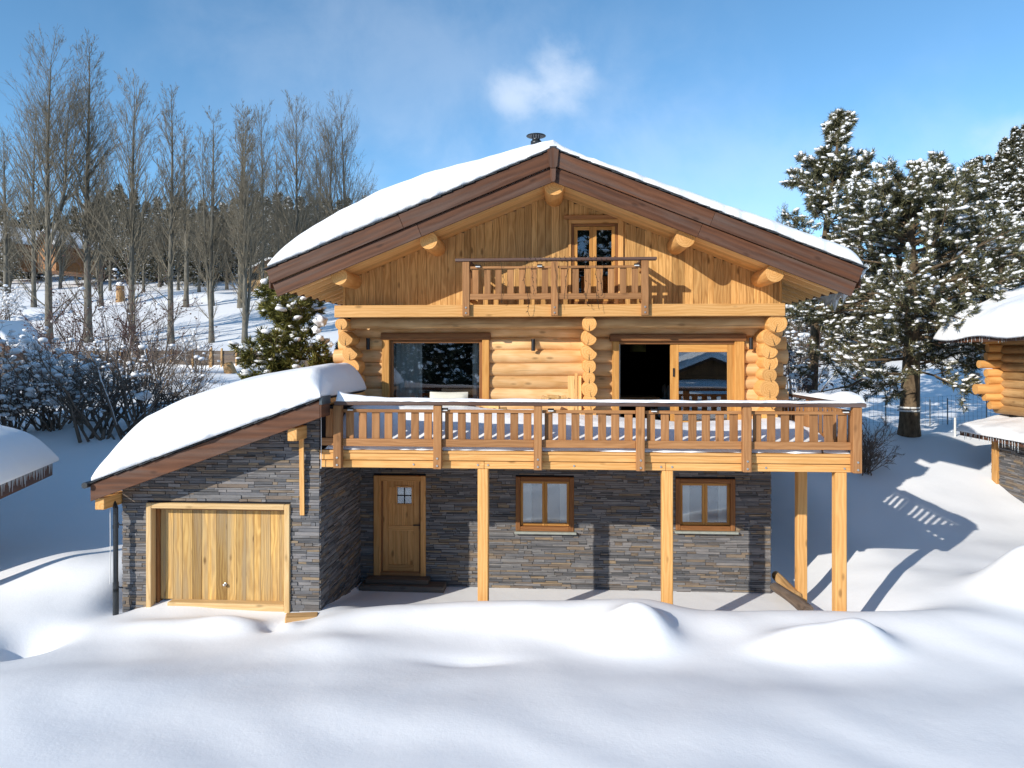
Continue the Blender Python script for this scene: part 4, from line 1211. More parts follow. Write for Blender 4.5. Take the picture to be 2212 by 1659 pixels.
# right neighbour: log house over a stone annex, seen along its left wall
NX, NY = 12.5, 5.75
nr = thing('neighbouring_log_house', 'snow-capped log house above a stone annex at the right edge of the picture', 'house', (0, 0, 0))
b = MB(); LX = 12.95
for i in range(11):
    z = 3.52 + i * .245
    b.cyl((LX, -3, z), (LX, 6.2 + random.uniform(-.1, .1), z), .135, .14, 14, 14, True, .008)
b.build('log_wall', M['oldlog'], nr)
b = MB()
for i, xo in enumerate((12.85, 12.70, 12.45, 12.78, 12.75, 12.55, 12.75, 12.80, 12.7, 12.35, 12.15)):
    z = 3.64 + i * .235; r_ = .12 if i not in (2, 9, 10) else .15
    b.cyl((xo - .3, 5.95, z), (18, 5.95, z), r_, r_, 14, 8, True, .01, .005)
    pass
b.build('log_wall', M['logend'], nr)
b = MB(); b.bb(13.0, 20, -2.4, 5.8, 0, 6.0); b.build('inner_wall', M['room'], nr)
s22 = math.tan(math.radians(23))
b = MB(); b.prism([(11.62, 5.72), (11.62, 5.60), (16.6, 5.60 + 4.98 * s22), (21.5, 5.6), (21.5, 5.72), (16.6, 5.72 + 4.98 * s22)][::-1], -3.6, 6.85); b.build('roof', M['fascia'], nr)
b = MB(); b.beam((11.62, -3.6, 5.6), (11.62, 6.85, 5.6), .04, .3); b.build('eave_board', M['fascia'], nr)
xs = 11.5 + edged(0, 10.1, 60, 1.5); ys = np.concatenate([np.linspace(-3.7, 4, 16)[:-1], 4 + 2.95 * (1 - (1 - np.linspace(0, 1, 26)) ** 1.6)])
snow_layer('roof_snow', xs, ys, lambda X, Y: 5.70 + np.minimum(np.clip(X - 11.62, -.2, 9), np.clip(21.5 - X, -.2, 9)) * s22 - .10 * np.exp(-(X - 11.5) / .15) * (1 + .5 * np.sin(Y * 2.3)), lambda X, Y: .50 + .05 * np.sin(Y * 2), (.6, .5, .2, .5), .03, 0, 'roofsnow', nr)
b = MB(); icicles(b, (11.6, 2, 5.6), (11.6, 6.8, 5.6), 40, .05, .2, rng); b.build('icicle_fringe', M['ice'], nr)
# annex
b = MB(); b.bb(NX + .02, 13.6, -2, NY - .02, 0, 2.9); ax = b.build('annex_wall', M['backing'], nr)
b = MB(); stones(b, -1.0, NY, 1.0, 2.85, [], lambda u_, d, v: (NX - d, 4.75 - u_, v)); b.build('stone_cladding', M['stone'], ax)
b = MB(); b.bb(NX - .09, NX + .12, NY - .34, NY - .12, .9, 2.78); b.build('corner_post', M['yellow'], ax, .01)
b = MB(); b.prism([(11.95, 2.88), (11.95, 2.72), (13.6, 3.12), (13.6, 3.28)][::-1], -2, 6.35); b.build('annex_roof', M['fascia'], ax)
xs = 11.86 + edged(0, 1.5, 26, 1.4); ys = np.concatenate([np.linspace(-2, 4, 40)[:-1], 4 + 2.4 * (1 - (1 - np.linspace(0, 1, 24)) ** 1.6)])
snow_layer('annex_snow', xs, ys, lambda X, Y: 2.87 + np.clip(X - 11.95, -.1, 9) * .24, lambda X, Y: .22 + .03 * np.sin(Y * 3), (.16, 0, .2, .2), .03, 0, 'roofsnow', ax)
b = MB(); icicles(b, (11.93, .5, 2.86), (11.93, 6.3, 2.86), 46, .06, .3, rng); b.build('icicle_fringe', M['ice'], ax)

def cabin(name, label, x, y, rz, w, d, hw, zb, wallm='oldlog', pitch=24, over=.5, st=.45, cat='house', door=True):
    t = thing(name, label, cat, (x, y, zb), rz)
    b = MB(); tp = math.tan(math.radians(pitch)); hr = hw + w / 2 * tp
    for i in range(int(hw / .25)): b.bb(-w / 2, w / 2, -d / 2, d / 2, i * hw / int(hw / .25) + (.006 if i else -2), (i + 1) * hw / int(hw / .25))
    b.build('wall', M[wallm], t)
    b = MB(); b.prism([(-w / 2 + .02, hw + .004), (w / 2 - .02, hw + .004), (0, hr - .03)], -d / 2 + .02, d / 2 - .02, grain=1); b.build('gable', M[wallm], t)
    b = MB()
    for s_ in (-1, 1):
        b.beam((s_ * .01, 0, hr + .03), (s_ * (w / 2 + over), 0, hr + .03 - (w / 2 + over) * tp), d + 2 * over, .10)
    rf = b.build('roof', M['fascia'], t)
    b = MB()
    for s_ in (-1, 1):
        for yy_ in (-d / 2 - over - .03, d / 2 + over + .03):
            b.beam((s_ * .02, yy_, hr - .08), (s_ * (w / 2 + over), yy_, hr - .08 - (w / 2 + over) * tp), .04, .22)
    b.build('fascia_board', M['fascia'], rf)
    xs = edged(-w / 2 - over, w / 2 + over, 36, 1.4); ys = edged(-d / 2 - over + .04, d / 2 + over, 20, 1.4)
    snow_layer('roof_snow', xs, ys, lambda X, Y: hr + .09 - np.abs(X) * tp, lambda X, Y: st + 0 * X, (.5, .5, .3, .3), .02, 0, 'roofsnow', t)
    if door:
        b = MB(); b.bb(-.5, .5, -d / 2 - .05, -d / 2 + .02, 0, min(2, hw - .1)); b.build('door', M['greywood'], t)
        for xx_ in (-w * .33, w * .33):
            b = MB(); b.bb(xx_ - .4, xx_ + .4, -d / 2 - .05, -d / 2 + .02, .9, min(1.9, hw - .1)); b.build('window', M['backing'], t)
    return t
def place_cabin(px, py, Y, **k):
    q = P(px, py, Y); return cabin(k.pop('name'), k.pop('label'), q.x, Y, k.pop('rz', 0), zb=q.z, **k)
place_cabin(150, 556, 66, name='log_cabin', label='brown log cabin with snowy gable roof up the slope behind the poplars', w=4.4, d=5, hw=1.1, rz=-.5, pitch=36, st=.35, over=.5, wallm='deck')
place_cabin(42, 552, 72, name='log_cabin', label='reddish cabin half hidden in the trees beside the bigger brown cabin', w=6, d=6, hw=1.3, rz=-.55, pitch=33, st=.35, wallm='frame')
place_cabin(585, 628, 60, name='log_cabin', label='small honey-coloured cabin on the slope just left of the chalet roof edge', w=4.6, d=5, hw=1.7, rz=.35, pitch=30, st=.3, wallm='log')
place_cabin(470, 582, 74, name='log_cabin', label='dark reddish hut among the pines up the slope', w=3.2, d=3, hw=2.2, rz=.2, pitch=30, st=.3, wallm='frame')
q = P(-32, 750, 19)
cabin('garden_shed', 'dark shed with rounded snow cap at the far left edge above the bushes', q.x, 20.5, .12, 2.5, 3.2, 1.0, gz(q.x, 19) + .5, 'greywood', 42, .22, .35, 'shed', False)
cabin('log_cabin', 'brown chalet with snowy roof seen only as a reflection in the terrace door', 16.0, -62, 0, 8.5, 8, 1.3, 1.9, 'frame', 22, .9, .7)

# ================================================================== FENCES, POSTS AND SMALL THINGS IN THE SNOW
fx0, fx1, fy = P(-40, 770, 25).x, P(620, 770, 25).x, 25.0
fe = thing('timber_fence', 'long dark plank retaining fence across the slope behind the bushes', 'fence', (fx0, fy, 0))
b = MB()
for k in range(5):
    x = 0
    while x < fx1 - fx0:
        e = min(x + random.uniform(2.6, 4.2), fx1 - fx0)
        b.bb(x + .005, e - .005, -.03 + random.uniform(-.01, .01), .04, 4.15 + k * .25, 4.15 + (k + 1) * .25 - .012); x = e
b.build('fence_plank', M['greywood'], fe)
for px in (42, 95, 145, 205, 262, 318, 372, 418, 455, 458.5, 480, 512, 545, 580):
    x = P(px, 770, fy).x - fx0; b = MB(); hh = random.uniform(5.42, 5.58)
    b.cyl((x, -.09, 4.0), (x + random.uniform(-.02, .02), -.08, hh), .06, n=10); b.build('post', M['oldlog'], fe)
# wire mesh fence behind the right-hand trees
wf = thing('wire_fence', 'thin dark wire mesh fence with metal posts behind the big pine', 'fence', (0, 0, 0))
wy = 12.5; b = MB()
wx0, wx1 = PX(1850, wy), PX(2150, wy)
for k in range(7):
    zz = lambda x: gz(x, wy) + .12 + k * .16
    n = 12
    for i in range(n):
        xa = wx0 + (wx1 - wx0) * i / n; xb = wx0 + (wx1 - wx0) * (i + 1) / n
        b.beam((xa, wy, zz(xa)), (xb, wy, zz(xb)), .006, .006)
x = wx0
while x < wx1:
    b.bb(x - .003, x + .003, wy - .003, wy + .003, gz(x, wy) - .1, gz(x, wy) + 1.1); x += .16
b.build('wire_mesh', M['wire'], wf)
for px in (1912, 2008, 2046, 2130):
    x = PX(px, wy); b = MB(); b.cyl((x, wy - .03, gz(x, wy) - .3), (x, wy - .03, gz(x, wy) + 1.0), .02, n=8); b.build('post', M['wire'], wf)
x = PX(2063, 8.6); b = MB(); b.cyl((0, 0, -.3), (0, 0, .62), .035, n=10)
o = tag(b.build('marker_post', M['plastic']), 'short white marker post standing in the snow right of the big pine', 'post'); o.location = (x, 8.6, gz(x, 8.6))
# half-buried log bank at the right foot of the stone wall
q0 = P(1667, 1262, -.25); q1 = P(1724, 1300, -1.3)
b = MB(); b.cyl((XR + .06, -.15, .22), (q1.x + .02, -1.75, .32), .10, .12, 12, 8, True, .015)
o = tag(b.build('retaining_log', M['greywood']), 'dark half-buried retaining log at the right foot of the stone wall', 'log')
b = MB(); b.cyl((XR + .2, .35, .3), (PX(1716, -.6), -.75, .26), .09, .1, 12, 6, True, .015)
tag(b.build('retaining_log', M['oldlog']), 'brown retaining log behind the darker one below the deck', 'log')
b = MB(); b.bb(-.28, .28, -.12, .12, -.05, .06); o = tag(b.build('timber_block', M['oldlog'], None, .02), 'small timber block half buried in snow at the garage corner', 'timber'); o.location = (PX(655, -2.85), -2.92, gz(PX(655, -2.9), -2.92) + .0); o.rotation_euler = (.1, .05, .3)
# snowed-in stump on the bank and stump far up the slope
q = P(512, 778, 22.4)
b = MB(); b.lathe([(.34, -.2), (.32, .2), (.28, .5), (.24, .68), (0, .72)], (0, 0, 0), 14); o = tag(b.build('tree_stump', M['oldlog']), 'old stump poking out of the snow heap in front of the plank fence', 'stump'); o.location = (q.x, 21.7, gz(q.x, 21.7) - .1); o.rotation_euler = (.1, -.25, 0)
q = P(260, 668, 50)
t = thing('tree_stump', 'tall orange stump with a snow cap up the slope between the poplars', 'stump', (q.x, 50, gz(q.x, 50) - .2))
b = MB(); b.lathe([(.42, 0), (.38, .6), (.36, 1.6), (.34, 1.75), (0, 1.8)], (0, 0, 0), 14); b.build('stump', M['oldlog'], t)
b = MB(); b.lathe([(.36, 1.72), (.4, 1.85), (.3, 2.05), (0, 2.12)], (0, 0, 0), 14); b.build('snow_cap', M['treesnow'], t)

# ================================================================== VEGETATION
def nrm(a): return a / np.maximum(np.linalg.norm(a, axis=-1, keepdims=True), 1e-9)
def tubes(PP, RR, sides):
    """(M,n,3),(M,n) -> verts, quads"""
    Mn, n, _ = PP.shape
    T = np.empty_like(PP); T[:, 1:-1] = PP[:, 2:] - PP[:, :-2]; T[:, 0] = PP[:, 1] - PP[:, 0]; T[:, -1] = PP[:, -1] - PP[:, -2]; T = nrm(T)
    ref = np.where(np.abs(T[..., 2:3]) > .95, np.array([1., 0, 0]), np.array([0, 0, 1.]))
    E1 = nrm(np.cross(T, ref)); E2 = np.cross(T, E1)
    a = np.arange(sides) * 2 * np.pi / sides
    V = PP[:, :, None] + RR[:, :, None, None] * (np.cos(a)[:, None] * E1[:, :, None] + np.sin(a)[:, None] * E2[:, :, None])
    V = V.reshape(-1, 3)
    base = (np.arange(Mn) * n * sides)[:, None, None] + (np.arange(n - 1) * sides)[None, :, None]
    j = np.arange(sides)[None, None]; j2 = (j + 1) % sides
    Q = np.stack([base + j, base + j2, base + sides + j2, base + sides + j], -1).reshape(-1, 4)
    return V, Q
class Acc:
    def __init__(s): s.V = []; s.F = []; s.n = 0; s.R = []
    def add(s, V, F, r=None):
        s.V.append(V); s.F.append(F + s.n); s.n += len(V); s.R.append(np.full(len(V), .5) if r is None else r)
    def build(s, name, m, parent, smooth=False):
        return arr(name, np.concatenate(s.V), s.F, m, parent, smooth, np.concatenate(s.R))
def branch(rng, PP, PR, k, t0, t1, L0, L1, ang, up, n, wob, rs, rmin=.006, taper=.3, plen=None, fall=.45):
    Mn, np_, _ = PP.shape
    idx = np.repeat(np.arange(Mn), k); N = len(idx)
    t = rng.uniform(t0, t1, N); f = t * (np_ - 1); i = np.minimum(f.astype(int), np_ - 2); w = (f - i)[:, None]
    p = PP[idx, i] * (1 - w) + PP[idx, i + 1] * w; tan = nrm(PP[idx, i + 1] - PP[idx, i])
    r = PR[idx, i] * (1 - w[:, 0]) + PR[idx, i + 1] * w[:, 0]
    rd = rng.normal(size=(N, 3)); perp = nrm(rd - (rd * tan).sum(-1, keepdims=True) * tan)
    a = (ang * rng.uniform(.75, 1.25, N))[:, None]
    d = np.cos(a) * tan + np.sin(a) * perp
    if plen is None: plen = np.linalg.norm(np.diff(PP, axis=1), axis=-1).sum(1)
    L = rng.uniform(L0, L1, N) * plen[idx] * (1 - fall * t)
    out = np.empty((N, n, 3)); out[:, 0] = p
    for q in range(1, n):
        d = nrm(d + np.array([0, 0, up]) + rng.normal(size=(N, 3)) * wob)
        out[:, q] = out[:, q - 1] + d * (L / (n - 1))[:, None]
    rr = np.maximum(r[:, None] * rs, rmin) * np.linspace(1, taper, n)[None]
    rr = np.maximum(rr, rmin * .6)
    return out, rr, t, L

def poplar_mesh(seed, Ht, spread, leaders, lowfork=False):
    """bare fastigiate tree of height Ht at the origin; returns trunk and crown accumulators"""
    rng = np.random.default_rng(seed)
    n = 14
    tr = Acc(); cr = Acc(); PPs = []; RRs = []
    for k in range(leaders):
        z0 = 0 if k == 0 else Ht * (rng.uniform(.0, .05) if lowfork else rng.uniform(.22, .42))
        top = Ht * (1 if k == 0 else rng.uniform(.78, .93))
        az = rng.uniform(0, 6.28); off = 0 if k == 0 else spread * rng.uniform(.30, .5)
        t = np.linspace(0, 1, n); z = z0 + (top - z0) * t
        bow = np.sin(np.minimum(t * 1.8, 1) * math.pi / 2)
        w = .05 + .006 * Ht
        x = off * math.cos(az) * bow + w * np.sin(t * 5 + rng.uniform(0, 6)) * t
        y = off * math.sin(az) * bow + w * np.sin(t * 4 + rng.uniform(0, 6)) * t
        r0 = (.0112 * Ht + .02) * (1 if k == 0 else rng.uniform(.5, .7))
        r = r0 * (1 - t) ** .9 + .008
        if k == 0: r[0] *= 1.3
        PPs.append(np.stack([x, y, z], 1)); RRs.append(r)
    PP = np.array(PPs); RR = np.array(RRs)
    tr.add(*tubes(PP, RR, 9))
    nb = int(Ht * (6.8 if leaders == 1 else 4.6))
    # steep feathered limbs, longest a third of the way up, so that the crown is a pointed flame
    p1, r1, t1, L1 = branch(rng, PP, RR, nb, .22, .985, .75, 1.12, .60, .085, 7, .055, .26, .010, .25, np.full(leaders, spread * 2.9), .74)
    cr.add(*tubes(p1, r1, 5))
    pf, rf, _, _ = branch(rng, PP[:1], RR[:1], 8, .05, .24, .4, .8, .8, .10, 7, .10, .2, .010, .3, np.array([spread * 2.0]), .2)
    cr.add(*tubes(pf, rf, 4))
    p2, r2, _, _ = branch(rng, np.concatenate([p1, pf]), np.concatenate([r1, rf]), 8, .18, .98, .22, .48, .50, .07, 5, .07, .5, .0070, .45)
    cr.add(*tubes(p2, r2, 3))
    p3, r3, _, _ = branch(rng, p2, r2, 4, .2, .98, .3, .65, .5, .05, 3, .07, .75, .0058, .6)
    cr.add(*tubes(p3, r3, 3))
    return tr, cr
def tree_from(trcr, name, label, cat, loc, rz, group, sc_=1, trunk='poplar', crown='twig'):
    t = thing(name, label, cat, loc, rz, group); t.scale = (sc_, sc_, sc_) if not hasattr(sc_, '__len__') else sc_
    trcr[0].build('trunk', M[trunk], t, True); trcr[1].build('crown', M[crown], t)
    return t
POP = {}
for key, a in {'broad': (101, 18, 2.7, 2), 'tall': (102, 18, 1.75, 1), 'fork': (103, 14, 1.3, 2, True), 'slim': (104, 14, 1.35, 1), 'open': (105, 14, 2.1, 1), 'multi': (106, 13, 1.5, 3, True), 'round': (107, 14, 2.5, 2)}.items():
    POP[key] = (poplar_mesh(*a), a[1])
proto = {}
GP = 'bare poplars in the row behind the fence'
def poplar(kind, px, pytop, Y, rz, label, wide=1.0, group=GP):
    x = PX(px, Y); zb = gz(x, Y) - .15
    Ht = PZ(px, pytop, Y) - zb
    s_ = Ht / POP[kind][1]
    if kind not in proto:
        proto[kind] = tree_from(POP[kind][0], 'poplar_tree', label, 'tree', (x, Y, zb), rz, group, (s_ * wide, s_ * wide, s_))
        return
    dup(proto[kind], (x, Y, zb), rz, (s_ * wide, s_ * wide, s_), label, 'tree', group)
poplar('broad', 105, 112, 32, .4, 'biggest broad bare poplar, leftmost of the row by the fence', 1.0)
poplar('tall', 190, 103, 32.5, 1.1, 'tallest pointed slim bare poplar, second from the left', 1.05)
poplar('open', 286, 190, 32, 2.0, 'open-crowned bare poplar, third from the left in the row', .95)
poplar('slim', 369, 204, 32, .3, 'narrow bare poplar with steep side stems, fourth from the left in the row', .95)
poplar('fork', 457, 252, 32, 2.6, 'double-trunked bare poplar forking from the ground in the middle of the row', .85)
poplar('multi', 529, 262, 32, 1.2, 'bare poplar with low spreading fork, nearest the small honey-coloured cabin', .95)
G2 = 'bare poplars standing farther up the slope'
poplar('open', 73, 240, 47, 4.0, 'bare tree up the slope just left of the brown log cabin', .9, G2)
poplar('multi', 219, 330, 47, 3.3, 'short spreading bare tree up the slope right of the brown log cabin', 1.0, G2)
poplar('slim', 402, 285, 47, 4.2, 'thick-trunked bare poplar up the slope behind the fourth poplar', 1.1, G2)
poplar('tall', 458, 300, 48, .9, 'bare poplar up the slope directly behind the double-trunked one', 1.0, G2)
poplar('slim', 521, 240, 47, 2.2, 'bare poplar up the slope behind the low forked tree', 1.25, G2)
poplar('open', 567, 245, 47, 5.2, 'bare poplar up the slope in front of the small honey-coloured cabin', .75, G2)
poplar('open', 640, 228, 36, 1.0, 'tall bare poplar rising above the left end of the chalet roof', .85, G2)
poplar('round', 742, 243, 40, 3.0, 'bushy-topped bare poplar rising behind the chalet roof, rightmost of the left-hand trees', .85, G2)
poplar('slim', 600, 330, 40, 3.6, 'slender bare tree just left of the chalet eave', .9, G2)
poplar('multi', 690, 330, 52, 3.6, 'small bare tree half hidden behind the chalet roof', 1.0, G2)
poplar('slim', 12, 300, 47, 5.6, 'bare tree cut by the left edge of the picture', 1.2, G2)
poplar('multi', 1690, 455, 60, .6, 'distant bare treetops just above the right end of the chalet roof', 1.0, G2)

for k, (px, pt, Y) in enumerate(((130, 440, 62), (238, 455, 60), (310, 450, 58), (345, 430, 62), (385, 455, 60), (430, 445, 58), (490, 440, 60), (545, 435, 58), (610, 440, 56), (665, 425, 58), (705, 415, 60), (785, 410, 58), (20, 450, 58))):
    poplar(('multi', 'open', 'round')[k % 3], px, pt, Y, k * 1.7, 'small grey-brown bare tree in the line along the front of the dark pine wood', 1.35, 'small bare trees in front of the pine wood')

# ---- conifers: trunk, limbs, needle tufts and snow pads
ICO = None
def ico():
    global ICO
    if ICO is None:
        p = (1 + 5 ** .5) / 2
        v = nrm(np.array([(-1, p, 0), (1, p, 0), (-1, -p, 0), (1, -p, 0), (0, -1, p), (0, 1, p), (0, -1, -p), (0, 1, -p), (p, 0, -1), (p, 0, 1), (-p, 0, -1), (-p, 0, 1)], float))
        f = np.array([(0, 11, 5), (0, 5, 1), (0, 1, 7), (0, 7, 10), (0, 10, 11), (1, 5, 9), (5, 11, 4), (11, 10, 2), (10, 7, 6), (7, 1, 8), (3, 9, 4), (3, 4, 2), (3, 2, 6), (3, 6, 8), (3, 8, 9), (4, 9, 5), (2, 4, 11), (6, 2, 10), (8, 6, 7), (9, 8, 1)])
        ICO = (v, f)
    return ICO
def ico2():
    v, f = ico(); vs = [tuple(x) for x in v]; mid = {}
    def m(a, c):
        k = (min(a, c), max(a, c))
        if k not in mid: mid[k] = len(vs); vs.append(tuple(nrm((np.array(vs[a]) + np.array(vs[c])))))
        return mid[k]
    nf = []
    for a, c, d in f:
        x, y, z = m(a, c), m(c, d), m(d, a); nf += [(a, x, z), (c, y, x), (d, z, y), (x, y, z)]
    return np.array(vs), np.array(nf)
ICO2 = ico2()
def blobs(rng, C, S, flat, D=None, fine=False):
    """irregular flattened snow pads at C with radius S, optionally stretched along D"""
    v, f = ICO2 if fine else ico(); N = len(C)
    vv = v[None] * (1 + rng.normal(size=(N, len(v), 1)) * (.07 if fine else .16)) * S[:, None, None]
    vv = vv * np.array([1, 1, flat])
    if D is not None:
        dd = D.copy(); ex = (vv * dd[:, None]).sum(-1, keepdims=True)
        vv = vv + ex * dd[:, None] * rng.uniform(.2, .9, (N, 1, 1))
    a = rng.uniform(0, 6.28, N); c, s_ = np.cos(a)[:, None], np.sin(a)[:, None]
    if D is None:
        x = vv[..., 0] * c - vv[..., 1] * s_; y = vv[..., 0] * s_ + vv[..., 1] * c
        vv = np.stack([x, y, vv[..., 2]], -1)
    V = (vv + C[:, None]).reshape(-1, 3)
    Fc = (f[None] + (np.arange(N) * len(v))[:, None, None]).reshape(-1, 3)
    return V, Fc
def pads(rng, ex):
    """big soft snow cushions: smooth lumps with a drooping, uneven outline"""
    v, f = ICO2; vs = [tuple(x) for x in v]; mid = {}; nf = []
    def m(a, c):
        k = (min(a, c), max(a, c))
        if k not in mid: mid[k] = len(vs); vs.append(tuple(nrm(np.array(vs[a]) + np.array(vs[c]))))
        return mid[k]
    for a, c, d in f:
        x, y, z = m(a, c), m(c, d), m(d, a); nf += [(a, x, z), (c, y, x), (d, z, y), (x, y, z)]
    v = np.array(vs); f = np.array(nf); V = []; Fc = []; n = 0
    for x, y, z, r in ex:
        for k in range(3):
            w = v * r * (1 if k == 0 else rng.uniform(.4, .65)) * np.array([1, .75, .8])
            for q in range(5):
                d = nrm(rng.normal(size=3)); w = w * (1 + .13 * np.sin(2.2 * (v @ d) * (q + 1) * .7 + rng.uniform(0, 6)))[:, None]
            o = np.array([x, y, z]) + (0 if k == 0 else rng.normal(size=3) * r * np.array([.6, .3, .55]))
            V.append(w + o); Fc.append(f + n); n += len(v)
    return np.concatenate(V), np.concatenate(Fc)
def tufts(rng, C, D, size, K, wid):
    """needle brushes: K blades per tuft around direction D"""
    N = len(C)
    d = nrm(D[:, None] * .75 + rng.normal(size=(N, K, 3)) * .72)
    sz = size[:, None, None] * rng.uniform(.65, 1.15, (N, K, 1))
    side = nrm(np.cross(d, rng.normal(size=(N, K, 3))))
    base = C[:, None] + rng.normal(size=(N, K, 3)) * size[:, None, None] * .12
    tip = base + d * sz
    w = side * (sz * wid)
    V = np.stack([base + d * sz * .25 - w, base + d * sz * .25 + w, tip], 2).reshape(-1, 3)
    Fc = np.arange(N * K * 3).reshape(-1, 3)
    r = np.repeat(np.clip(rng.normal(.42, .2, (N, 1)) + rng.normal(0, .15, (N, K)), 0, 1).ravel(), 3)
    return V, Fc, r
def conifer_mesh(seed, Ht, rad, z0, nl, sub, tuftn, tsize, K, wid, snowp, ssize, trunk_r, path=None, shape='pine', up=.05, extra=None, fine=False, droop=0.0, stwig=None):
    rng = np.random.default_rng(seed)
    n = 16; t = np.linspace(0, 1, n)
    if path is None:
        ax = np.stack([.25 * np.sin(t * 3 + seed) * t, .25 * np.cos(t * 2.5 + seed) * t, t * Ht], 1)
    else:
        pa = np.array(path, float); ax = np.stack([np.interp(t * Ht, pa[:, 2], pa[:, i]) for i in range(3)], 1)
    r = trunk_r * (1 - t) ** .75 + .02; r[0] *= 1.2
    PP = ax[None]; RR = r[None]
    tr = Acc(); tr.add(*tubes(PP, RR, 12))
    # limbs
    tt = z0 / Ht + (1 - z0 / Ht) * (rng.random(nl) ** .85) * .985
    f = tt * (n - 1); i = np.minimum(f.astype(int), n - 2); w = (f - i)[:, None]
    p = ax[i] * (1 - w) + ax[i + 1] * w; rr0 = r[i]
    s_ = (tt - z0 / Ht) / (1 - z0 / Ht)
    if shape == 'pine': prof = np.clip(np.sin(np.clip(s_ * .86 + .22, 0, 1) * math.pi), .12, 1) ** .8
    elif shape == 'cone': prof = np.clip(1 - s_, .05, 1) ** .8
    else: prof = shape(s_)
    az = rng.uniform(0, 2 * np.pi, nl)
    L = rad * prof * rng.uniform(.55, 1.1, nl)
    el = .25 + (.75 if path is None else .4) * s_ - droop * (1 - s_)
    d = np.stack([np.cos(az) * np.cos(el), np.sin(az) * np.cos(el), np.sin(el)], 1)
    m = 7; lp = np.empty((nl, m, 3)); lp[:, 0] = p
    for q in range(1, m):
        d = nrm(d + np.array([0, 0, up - .06 * (q < 3)]) + rng.normal(size=(nl, 3)) * .13)
        lp[:, q] = lp[:, q - 1] + d * (L / (m - 1))[:, None]
    lr = np.maximum(np.minimum(rr0 * .28, L * .018), .012)[:, None] * np.linspace(1, .3, m)[None]
    tr.add(*tubes(lp, lr, 5))
    sp, sr, _, _ = branch(rng, lp, lr, sub, .25, 1.0, .22, .5, .8, .07, 4, .15, .5, .007, .5)
    tr.add(*tubes(sp, sr, 3))
    # tufts along the sub-branches
    idx = np.repeat(np.arange(len(sp)), tuftn); N = len(idx)
    u_ = rng.uniform(.35, 1.0, N); f = u_ * 3; i = np.minimum(f.astype(int), 2); w = (f - i)[:, None]
    C = sp[idx, i] * (1 - w) + sp[idx, i + 1] * w; Dd = nrm(sp[idx, i + 1] - sp[idx, i] + np.array([0, 0, .01]))
    Dd = nrm(Dd + np.array([0, 0, .25]))
    sz = tsize * rng.uniform(.7, 1.2, N)
    cr = Acc(); V, Fc, rv = tufts(rng, C, Dd, sz, K, wid); cr.add(V, Fc, rv)
    sel = rng.random(N) < snowp
    Cs = C[sel] + Dd[sel] * (sz[sel] * .35)[:, None] + np.array([0, 0, 1.]) * (sz[sel] * .28)[:, None]
    sn = Acc(); S = ssize * rng.gamma(3, 1 / 3, len(Cs)).clip(.35, 2.2)
    V, Fc = blobs(rng, Cs, S, .5, nrm(Dd[sel] * np.array([1, 1, .5])), fine); sn.add(V, Fc)
    # snow lying along the limbs
    if stwig:
        keep = rng.random(nl) < stwig
        ls = lp[keep][:, 1:]; lv = lr[keep][:, 1:]
        sn.add(*tubes(ls + np.array([0, 0, 1.]) * (lv * .9)[..., None], lv * 1.15 + .012, 6))
    if extra is not None: sn.add(*pads(rng, extra))
    return tr, cr, sn
def conifer_from(ms, name, label, loc, rz, group, sc_, nm='needle', bark='pinebark', snowm='treesnow'):
    t = thing(name, label, 'tree', loc, rz, group); t.scale = (sc_, sc_, sc_)
    ms[0].build('trunk', M[bark], t, True); ms[1].build('crown', M[nm], t); ms[2].build('branch_snow', M[snowm], t, True)
    return t
# the two tall pines right of the chalet
yA = 12.0; bA = P(1750, 850, yA); ga_z = gz(bA.x, yA)
def relpath(pts, Y, base): return [(P(a, c, Y).x - base[0], dy, P(a, c, Y).z - base[2]) for a, c, dy in pts]
baseA = (bA.x, yA, ga_z - .2)
pathA = [(0, 0, 0)] + relpath([(1760, 727, 0), (1787, 490, .1), (1806, 330, 0), (1820, 253, 0)], yA, baseA)
HtA = pathA[-1][2]
conifer_from(conifer_mesh(31, HtA, 2.45, HtA * .36, 72, 10, 10, .24, 11, .065, .72, .05, .2, pathA, lambda s_: np.interp(s_, [0, .15, .4, .65, .85, 1], [.8, 1, .9, .62, .34, .1]), .03, None, False, .1, 0),
             'pine_tree', 'tall leaning pine with clear grey trunk, nearest the chalet roof on the right', baseA, 0, None, 1)
yB_ = 9.0; bB = P(1963, 938, yB_); baseB = (bB.x, yB_, gz(bB.x, yB_) - .25)
pathB = [(0, 0, 0)] + relpath([(1970, 727, 0), (1968, 560, 0), (1967, 470, 0), (1995, 400, .1), (2040, 345, .2)], yB_, baseB)
HtB = pathB[-1][2]
pb = conifer_from(conifer_mesh(57, HtB, 3.9, HtB * .22, 122, 12, 11, .225, 10, .07, .70, .047, .31, pathB, lambda s_: np.interp(s_, [0, .15, .4, .62, .78, .9, 1], [.9, 1, 1, .82, .5, .2, .08]), .0, None, False, .25, 0),
             'pine_tree', 'big spreading snow-flecked pine with thick dark trunk right of the chalet', baseB, 0, None, 1)
b = MB(); zz = 1.05
for k in (0, .1): b.lathe([(.335, zz + k), (.35, zz + k + .015), (.35, zz + k + .05), (.335, zz + k + .065)], (0, 0, 0), 18)
b.build('painted_trail_mark', M['plastic'], pb)
